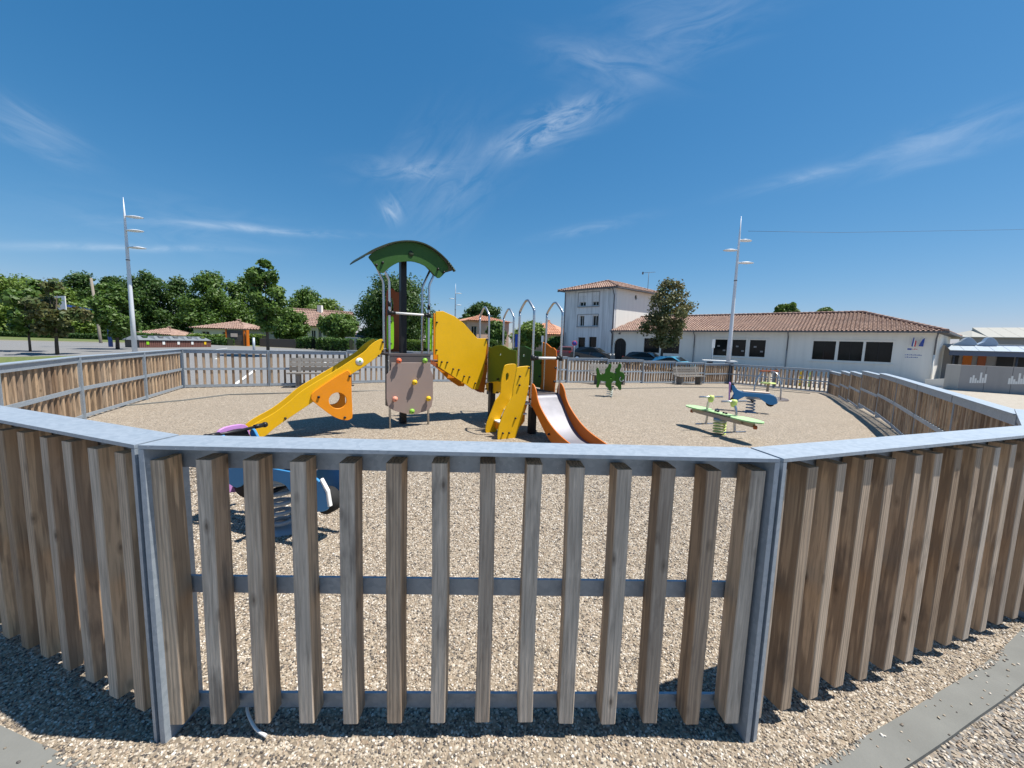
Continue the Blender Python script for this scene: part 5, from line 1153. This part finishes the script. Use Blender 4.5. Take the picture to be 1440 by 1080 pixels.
# ================================================================== CARS, SIGNS, SMALL THINGS
def car(x, y, z, rz, mat, label, L=4.1, Hc=1.45):
    o = thing('parked_car', label, 'car', (x, y, z), rz, 'cars parked in front of the buildings')
    prof = [(-.5, .18), (-.5, .48), (-.485, .62), (-.40, .66), (-.33, .92), (-.24, .99), (.02, 1.0), (.12, .95), (.27, .68), (.44, .58), (.495, .48), (.5, .2)]
    sec = []
    for (wf, inn) in ((0.0, 0),): pass
    m = MB(); n_ = len(prof); Wd = .86
    for s_ in (-1, 1):
        m.add([(px_ * L, s_ * (Wd - (.18 if pz > .7 else .02)), pz * Hc) for px_, pz in prof], [tuple(range(n_)) if s_ < 0 else tuple(range(n_))[::-1]])
    for i in range(n_): j = (i + 1) % n_; m.f.append([i, j, n_ + j, n_ + i]); m.sm.append(False)
    bd = m.build('body', M[mat], o, world=False)
    g = MB()
    for s_ in (-1, 1):
        g.add([(-.36 * L, s_ * .81, .66 * Hc), (.22 * L, s_ * .81, .68 * Hc), (.09 * L, s_ * .69, .93 * Hc), (-.29 * L, s_ * .69, .93 * Hc)], [(0, 1, 2, 3)])
        g.v[-4:] = [(a, b + s_ * .02, c) for a, b, c in g.v[-4:]]
    g.add([(.125 * L, -.66, .945 * Hc + .02), (.125 * L, .66, .945 * Hc + .02), (.265 * L, .78, .69 * Hc + .02), (.265 * L, -.78, .69 * Hc + .02)], [(0, 1, 2, 3)])
    g.add([(-.335 * L - .02, -.66, .9 * Hc), (-.335 * L - .02, .66, .9 * Hc), (-.395 * L - .02, .78, .69 * Hc), (-.395 * L - .02, -.78, .69 * Hc)], [(0, 1, 2, 3)])
    g.build('windows', M['glass'], o, world=False)
    for sx in (-.31, .31):
        for s_ in (-1, 1):
            w = MB().lathe((sx * L, s_ * .78, .31), [(0, .09), (.2, .09), (.31, .07), (.31, -.09), (0, -.09)], 18, (0, s_, 0)).build('wheel', M['rubber'], o, world=False)
            MB().lathe((sx * L, s_ * .875, .31), [(0, .01), (.17, .008), (.19, -.01)], 12, (0, s_, 0)).build('rim', M['lampwhite'], w, world=False)
    for s_ in (-1, 1):
        MB().box((.475 * L, s_ * .6, .55 * Hc), (.12, .34, .13)).build('headlight', M['white'], o, world=False); MB().box((-.488 * L, s_ * .66, .56 * Hc), (.08, .2, .2)).build('tail_light', M['flagred'], o, world=False)
    return o
def gz(p): return z_ground(p[0], p[1]) + .01
p = aty(833, 500, 38.5).xy; car(p.x, p.y, gz(p), math.atan2(-.5, .86), 'cardark', 'black hatchback parked in front of the three storey block')
p = aty(798, 498, 44).xy; car(p.x, p.y, gz(p), R(70), 'carred', 'dark red car at the left corner of the three storey block')
p = aty(908, 505, 35).xy; car(p.x, p.y, gz(p), math.atan2(-.67, .74), 'cardark', 'black car parked under the tree by the arched door', 3.9, 1.3)
p = aty(946, 505, 31.5).xy; car(p.x, p.y, gz(p), math.atan2(-.67, .74), 'carblue', 'light blue car roof showing right of the tree trunk', 3.4, 1.16)
def sign(x, y, z, H, c_, r, label, square=False):
    o = thing('road_sign', label, 'road sign', (x, y, z), 0)
    MB().tube([(0, 0, -.2), (0, 0, H)], .035, 8).build('pole', M['galv'], o, world=False)
    if square: MB().box((0, -.05, H - r), (r * .7, .03, r * 2)).build('plate', M[c_], o, world=False)
    else:
        MB().lathe((0, -.05, H - r), [(0, .012), (r, .012), (r, -.012), (0, -.012)], 20, (0, -1, 0)).build('plate', M[c_], o, world=False)
        pl_ = MB().lathe((0, -.063, H - r), [(r * .78, .004), (r, .004), (r, -.004), (r * .78, -.004)], 20, (0, -1, 0)).build('red_rim', M['flagred'], o, world=False)
        MB().beam((-r * .6, -.066, H - r * 1.6), (r * .6, -.066, H - r * .4), .01, r * .25, (0, 1, 0)).build('red_bar', M['flagred'], o, world=False)
p = aty(807, 500, 36).xy; zz = aty(807, 479, 36).z; sign(p.x, p.y, gz(p), zz - gz(p), 'flagblue', .24, 'round blue no parking sign left of the three storey block')
p = aty(727, 495, 40).xy; zz = aty(727, 470, 40).z; sign(p.x, p.y, gz(p), zz - gz(p), 'flagblue', .65, 'tall blue information panel seen between the arches', True)
p = aty(762, 495, 40).xy; zz = aty(762, 472, 40).z; sign(p.x, p.y, gz(p), zz - gz(p), 'white', .32, 'small white sign on a pole seen between the last arches', True)
p = aty(1001, 505, 27).xy; zz = aty(1001, 477, 27).z; sign(p.x, p.y, gz(p), zz - gz(p), 'white', .3, 'narrow white and blue sign left of the right lamp mast', True)
# concrete table slab behind the corner post
p = aty(1011, 512, 25.5).xy; zt3 = aty(1011, 507.5, 25.5).z
tb = thing('concrete_table', 'pale slab topped concrete table behind the fence by the corner post', 'table', (p.x, p.y, z_ground(*p)), R(-20))
hh = zt3 - z_ground(*p)
MB().box((0, 0, hh), (1.95, 1.2, .07)).build('table_top', M['white'], tb, world=False)
for sx in (-.55, .55): MB().box((sx, 0, hh / 2 - .1), (.25, .9, hh + .1)).build('leg', M['darkfence'], tb, world=False)
# rounded picket fence in front of the school
pk0 = Vector((14.9, 25.6)); pk1 = Vector((18.7, 20.9)); d = pk1 - pk0; npk = 26
PK = thing('picket_fence', 'low fence of rounded pale and coloured boards behind the back right corner', 'fence', (pk0.x, pk0.y, -.54))
for k in range(npk):
    q = pk0 + d * (k / npk); z0 = z_ground(*q); sh = smooth_loop([(0, z0), (.14, z0), (.14, z0 + .80), (.07, z0 + .92), (0, z0 + .80)], 1)
    c_ = 'limespring' if k in (17,) else ('holdyel' if k == 15 else ('spring' if k % 5 == 2 else 'palegrey'))
    MB().board(q, d, [[(0, z0 - .1), (.13, z0 - .1), (.13, z0 + .80), (.105, z0 + .87), (.065, z0 + .90), (.025, z0 + .87), (0, z0 + .80)]], .02, .003).build('picket', M[c_], PK)
for h in (.25, .65): MB().beam(v3(pk0, z_ground(*pk0) + h), v3(pk1, z_ground(*pk1) + h), .03, .07).build('rail', M['palegrey'], PK)

# ================================================================== TREES
def leaves(lumps, n, size, flat=.5, seed=0):
    g = np.random.default_rng(seed); c = np.array([l[:3] for l in lumps]); r = np.array([l[3] for l in lumps]); w = r ** 2.2; w = w / w.sum()
    i = g.choice(len(lumps), n, p=w); d = g.normal(size=(n, 3)); d /= np.linalg.norm(d, axis=1)[:, None]
    rad = r[i] * (g.random(n) ** .45) * g.uniform(.8, 1.12, n); P = c[i] + d * rad[:, None] * np.array([1, 1, .82]) + g.normal(size=(n, 3)) * (r[i] * .16)[:, None]
    nn = d * .8 + g.normal(size=(n, 3)) * .6 + np.array([0, 0, .35]); nn /= np.linalg.norm(nn, axis=1)[:, None]
    a = np.cross(nn, g.normal(size=(n, 3))); a /= np.linalg.norm(a, axis=1)[:, None]; b = np.cross(nn, a)
    s = size * g.uniform(.6, 1.35, n)[:, None]; V = np.stack([P - a * s * .5, P + b * s * .32, P + a * s * .6, P - b * s * .32], 1).reshape(-1, 3)
    return V, np.arange(n * 4).reshape(-1, 4)
def tree(x, y, z, H, Wd, base, label, mat='leaf_mid', n=9000, size=.22, trunk_r=.12, group=None, seed=0, lumps=26, cat='tree', name='tree', open_=0.0, shape='oval', lean=0, twigs=True):
    rg = random.Random(seed); o = thing(name, label, cat, (x, y, z), 0, group); L = []
    ch = H - base
    for k in range(lumps):
        f = rg.random(); a = rg.uniform(0, 6.283)
        if shape == 'oval': pr = math.sqrt(max(0, 1 - (2 * f - 1) ** 2)) * (1.0 if f > .4 else .95)
        elif shape == 'cone': pr = (1 - f) ** .7 * 1.0 + .1
        elif shape == 'dome': pr = math.sqrt(max(0, 1 - f ** 2))
        rr = rg.uniform(.45, 1.0) * pr * Wd / 2 * .80; lr = Wd * rg.uniform(.11, .22) * (1 - open_ * .35) * (.65 + .35 * pr)
        L.append((rr * math.cos(a) + lean * f, rr * math.sin(a), base + ch * f * .92 + .04 * ch, lr))
    if open_ < .3: L += [(lean * f, 0, base + ch * f, Wd * .30 * (math.sin(math.pi * f) if shape != 'dome' else math.sqrt(1 - f * f))) for f in ((.2, .4, .6, .78) if shape != 'dome' else (.05, .2, .4, .6, .8))]
    V, F = leaves(L, n, size, seed=seed + 5)
    link('crown', npmesh('crown', V, F), M[mat], o)
    m = MB(); top = base + ch * .72
    m.tube([(0, 0, -.3), (rg.uniform(-.03, .03), 0, base * .6), (lean * .3, rg.uniform(-.05, .05), base + ch * .3), (lean * .7, 0, top)], [trunk_r * 1.15, trunk_r, trunk_r * .6, trunk_r * .15], 8)
    for l in L[:14 if twigs else 4]:
        zb_ = base * .95 + rg.random() * ch * .35; m.tube([(lean * .3 * (zb_ - base) / ch, 0, zb_), ((l[0]) * .5, l[1] * .5, (zb_ + l[2]) / 2 + .05), (l[0], l[1], l[2])], [trunk_r * .35, trunk_r * .22, trunk_r * .08], 5)
    m.build('trunk', M['bark'], o, world=False); return o
def tree_px(px_, pyt, pyb, wpx, y, label, **k):
    """tree standing at depth y: crown top at pyt, crown bottom at pyb, width in photo pixels"""
    p = aty(px_, pyt, y); q = aty(px_, pyb, y); z0 = z_ground(p.x, p.y); Wd = wpx / FPX * y * 1.02
    return tree(q.x, y, z0, p.z - z0, Wd, max(q.z - z0, .1), label, **k)
G_ = 'background trees along the left'
tree_px(376, 364, 468, 56, 24, 'slender young tree left of the yellow slide in front of tiled roofs', mat='leaf_mid', n=9000, size=.20, trunk_r=.09, seed=23, lumps=70, open_=.8)
tree_px(164, 398, 474, 62, 26.5, 'bushy young tree growing beside the left lamp mast', mat='leaf_mid', n=10000, size=.22, trunk_r=.10, seed=5, lumps=44, open_=.7)
tree_px(78, 392, 472, 74, 20, 'airy reddish green tree leaning in front of the backboard at the left', mat='leaf_red', n=2600, size=.2, trunk_r=.07, seed=8, open_=.8, lumps=20, lean=.4)
tree_px(40, 385, 470, 70, 21, 'thin staked young tree at the left edge with loose crown', mat='leaf_mid', n=2600, size=.24, trunk_r=.05, seed=9, open_=.8, lumps=26)
tree_px(931, 393, 492, 76, 33, 'airy tree with green and reddish leaves in front of the long white building', mat='leaf_red', n=9500, size=.20, trunk_r=.12, seed=14, open_=.95, lumps=110, lean=.35)
TR_ = bpy.data.objects[-1] if False else None
far = [(-10, 388, 478, 110, 62, 'leaf_light', 'bright green tree mass at the far left edge'), (40, 392, 478, 95, 70, 'leaf_light', 'light green broad tree left of the utility pole'), (88, 400, 480, 70, 66, 'leaf_light', 'mid green tree behind the basketball backboard'),
       (122, 384, 478, 66, 78, 'leaf_dark', 'dark tall tree just left of the left lamp mast'), (168, 388, 478, 60, 84, 'leaf_dark', 'dark tree behind the bushy young tree'), (212, 382, 476, 72, 80, 'leaf_dark', 'tall dark tree right of the left lamp mast'),
       (254, 390, 476, 64, 84, 'leaf_dark', 'dark rounded tree above the waste containers'), (300, 384, 470, 78, 76, 'leaf_mid', 'broad mid green tree above the low house'), (345, 388, 472, 66, 82, 'leaf_mid', 'mid green tree behind the slender young tree'),
       (432, 408, 460, 62, 88, 'leaf_mid', 'round tree behind the steep tiled roof'), (462, 425, 462, 60, 84, 'leaf_light', 'light green tree right behind the steep tiled roof'), (408, 436, 482, 50, 50, 'leaf_mid', 'bushy tree in front of the left end of the steep roofed house'),
       (478, 444, 474, 54, 46, 'leaf_mid', 'low wide tree in front of the right end of the steep roofed house'), (560, 391, 486, 122, 56, 'leaf_dark', 'large dense dark tree behind the play tower'),
       (678, 425, 470, 50, 84, 'leaf_dark', 'dark tree behind the pink villa'), (655, 443, 478, 30, 80, 'leaf_dark', 'smaller dark tree left of the pink villa'), (697, 452, 486, 32, 52, 'leaf_mid', 'small tree in front of the pink villa'),
       (745, 454, 490, 52, 50, 'leaf_light', 'light green shrubby tree left of the salmon roofed house'), (1097, 428, 446, 14, 58, 'leaf_mid', 'small tree top left above the long tiled roof'), (1110, 425, 448, 18, 58, 'leaf_mid', 'taller tree top above the long tiled roof'), (1161, 434, 446, 20, 58, 'leaf_mid', 'flat tree top above the right part of the long roof'), (520, 462, 484, 30, 58, 'leaf_mid', 'bushes left of the dense dark tree'), (782, 476, 492, 34, 52, 'leaf_mid', 'low shrub at the left foot of the tower block')]
for k, (px_, pt, pb, w, y, mt, lb) in enumerate(far):
    big = y > 60
    tree_px(px_, pt, pb, w, y, lb, mat=mt, n=int(9000 + w * 90) if w < 115 else 34000 if w > 40 else 3500, size=.46 if big else .32, trunk_r=.25, seed=40 + k, lumps=54, open_=.28, shape='oval' if y < 60 or px_ > 600 else 'dome', twigs=False, group=G_ if px_ < 360 else None)
def hedge(pa, pb, za, zb, W_, label, mat='leaf_hedge', dens=170, size=.22, name='hedge'):
    pa, pb = Vector(pa), Vector(pb); d = pb - pa; L = d.length; n_ = int(L * (zb - za + W_) * dens)
    o = thing(name, label, 'hedge', v3(pa, za), 0); g = np.random.default_rng(int(L * 100)); t_ = g.random(n_); dn = np.array([d.y, -d.x]) / L
    a = g.random(n_) * math.pi; rr = g.uniform(.75, 1.08, n_); hx = np.cos(a) * W_ / 2 * rr; ca = np.abs(np.cos(a)) ; hz = (np.sin(a) ** .45) * (zb - za) * rr * (.94 + .08 * np.sin(t_ * L * 1.7) * np.sin(t_ * L * .6))
    hz = np.where(g.random(n_) < .4, g.random(n_) * (zb - za), hz); hx = np.where(hz < (zb - za) * .9, np.sign(hx) * W_ / 2 * g.uniform(.85, 1.1, n_), hx)
    P = np.stack([d.x * t_ + dn[0] * hx, d.y * t_ + dn[1] * hx, hz], 1); nn = g.normal(size=(n_, 3)); nn[:, 2] += .6; nn /= np.linalg.norm(nn, axis=1)[:, None]
    A_ = np.cross(nn, g.normal(size=(n_, 3))); A_ /= np.linalg.norm(A_, axis=1)[:, None]; B_ = np.cross(nn, A_); s = size * g.uniform(.6, 1.3, n_)[:, None]
    V = np.stack([P - A_ * s * .5, P + B_ * s * .35, P + A_ * s * .5, P - B_ * s * .35], 1).reshape(-1, 3); link('foliage', npmesh('foliage', V, np.arange(n_ * 4).reshape(-1, 4)), M[mat], o)
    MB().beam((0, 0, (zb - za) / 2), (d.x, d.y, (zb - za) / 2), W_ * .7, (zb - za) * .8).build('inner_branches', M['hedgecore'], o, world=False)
    return o
a, b = aty(-80, 484, 52).xy, aty(186, 484, 52).xy; hedge(a, b, 0, aty(90, 468, 52).z, 1.4, 'long dark clipped hedge beyond the asphalt at the left', 'leaf_dark')
for (x0, x1, yt, y, lb, mt) in ((186, 222, 468, 56, 'short hedge piece right of the left lamp mast', 'leaf_hedge'), (268, 322, 470, 52, 'rounded hedge left of the orange kiosk', 'leaf_light'), (296, 324, 475, 44, 'small clipped bush touching the orange kiosk', 'leaf_hedge'),
                            (350, 372, 470, 52, 'low hedge right of the orange kiosk', 'leaf_light'), (420, 442, 474, 46, 'small round bush left of the clipped hedge', 'leaf_hedge'), (448, 494, 475, 42, 'neat clipped dark hedge in front of the pale house', 'leaf_hedge'), (504, 540, 476, 42, 'clipped hedge behind the top of the yellow slide', 'leaf_hedge'),
                            (566, 606, 478, 44, 'low flowering shrubs under the dense dark tree', 'leaf_light'), (640, 700, 477, 50, 'low hedge in front of the pink villa', 'leaf_mid')):
    a, b = aty(x0, 484, y).xy, aty(x1, 484, y).xy; hedge(a, b, 0, aty((x0 + x1) / 2, yt, y).z, 1.3, lb, mt)
# low cream boundary wall, and a solid grey board standing in for a mesh fence
for x0, x1, yt, y, lb in ((366, 420, 476, 47, 'low dark mesh fence, built as a solid board, left of the clipped hedge'), (486, 506, 474, 43, 'low cream garden wall end beside the clipped hedge')):
    a, b = aty(x0, 484, y).xy, aty(x1, 484, y).xy
    o = MB().board(a, b - a, [rect(0, -.2, (b - a).length, aty(x0, yt, y).z)], .2, .01).build('garden_boundary', M['ply' if x0 < 400 else 'creamwall']); tag(o, lb, 'wall')
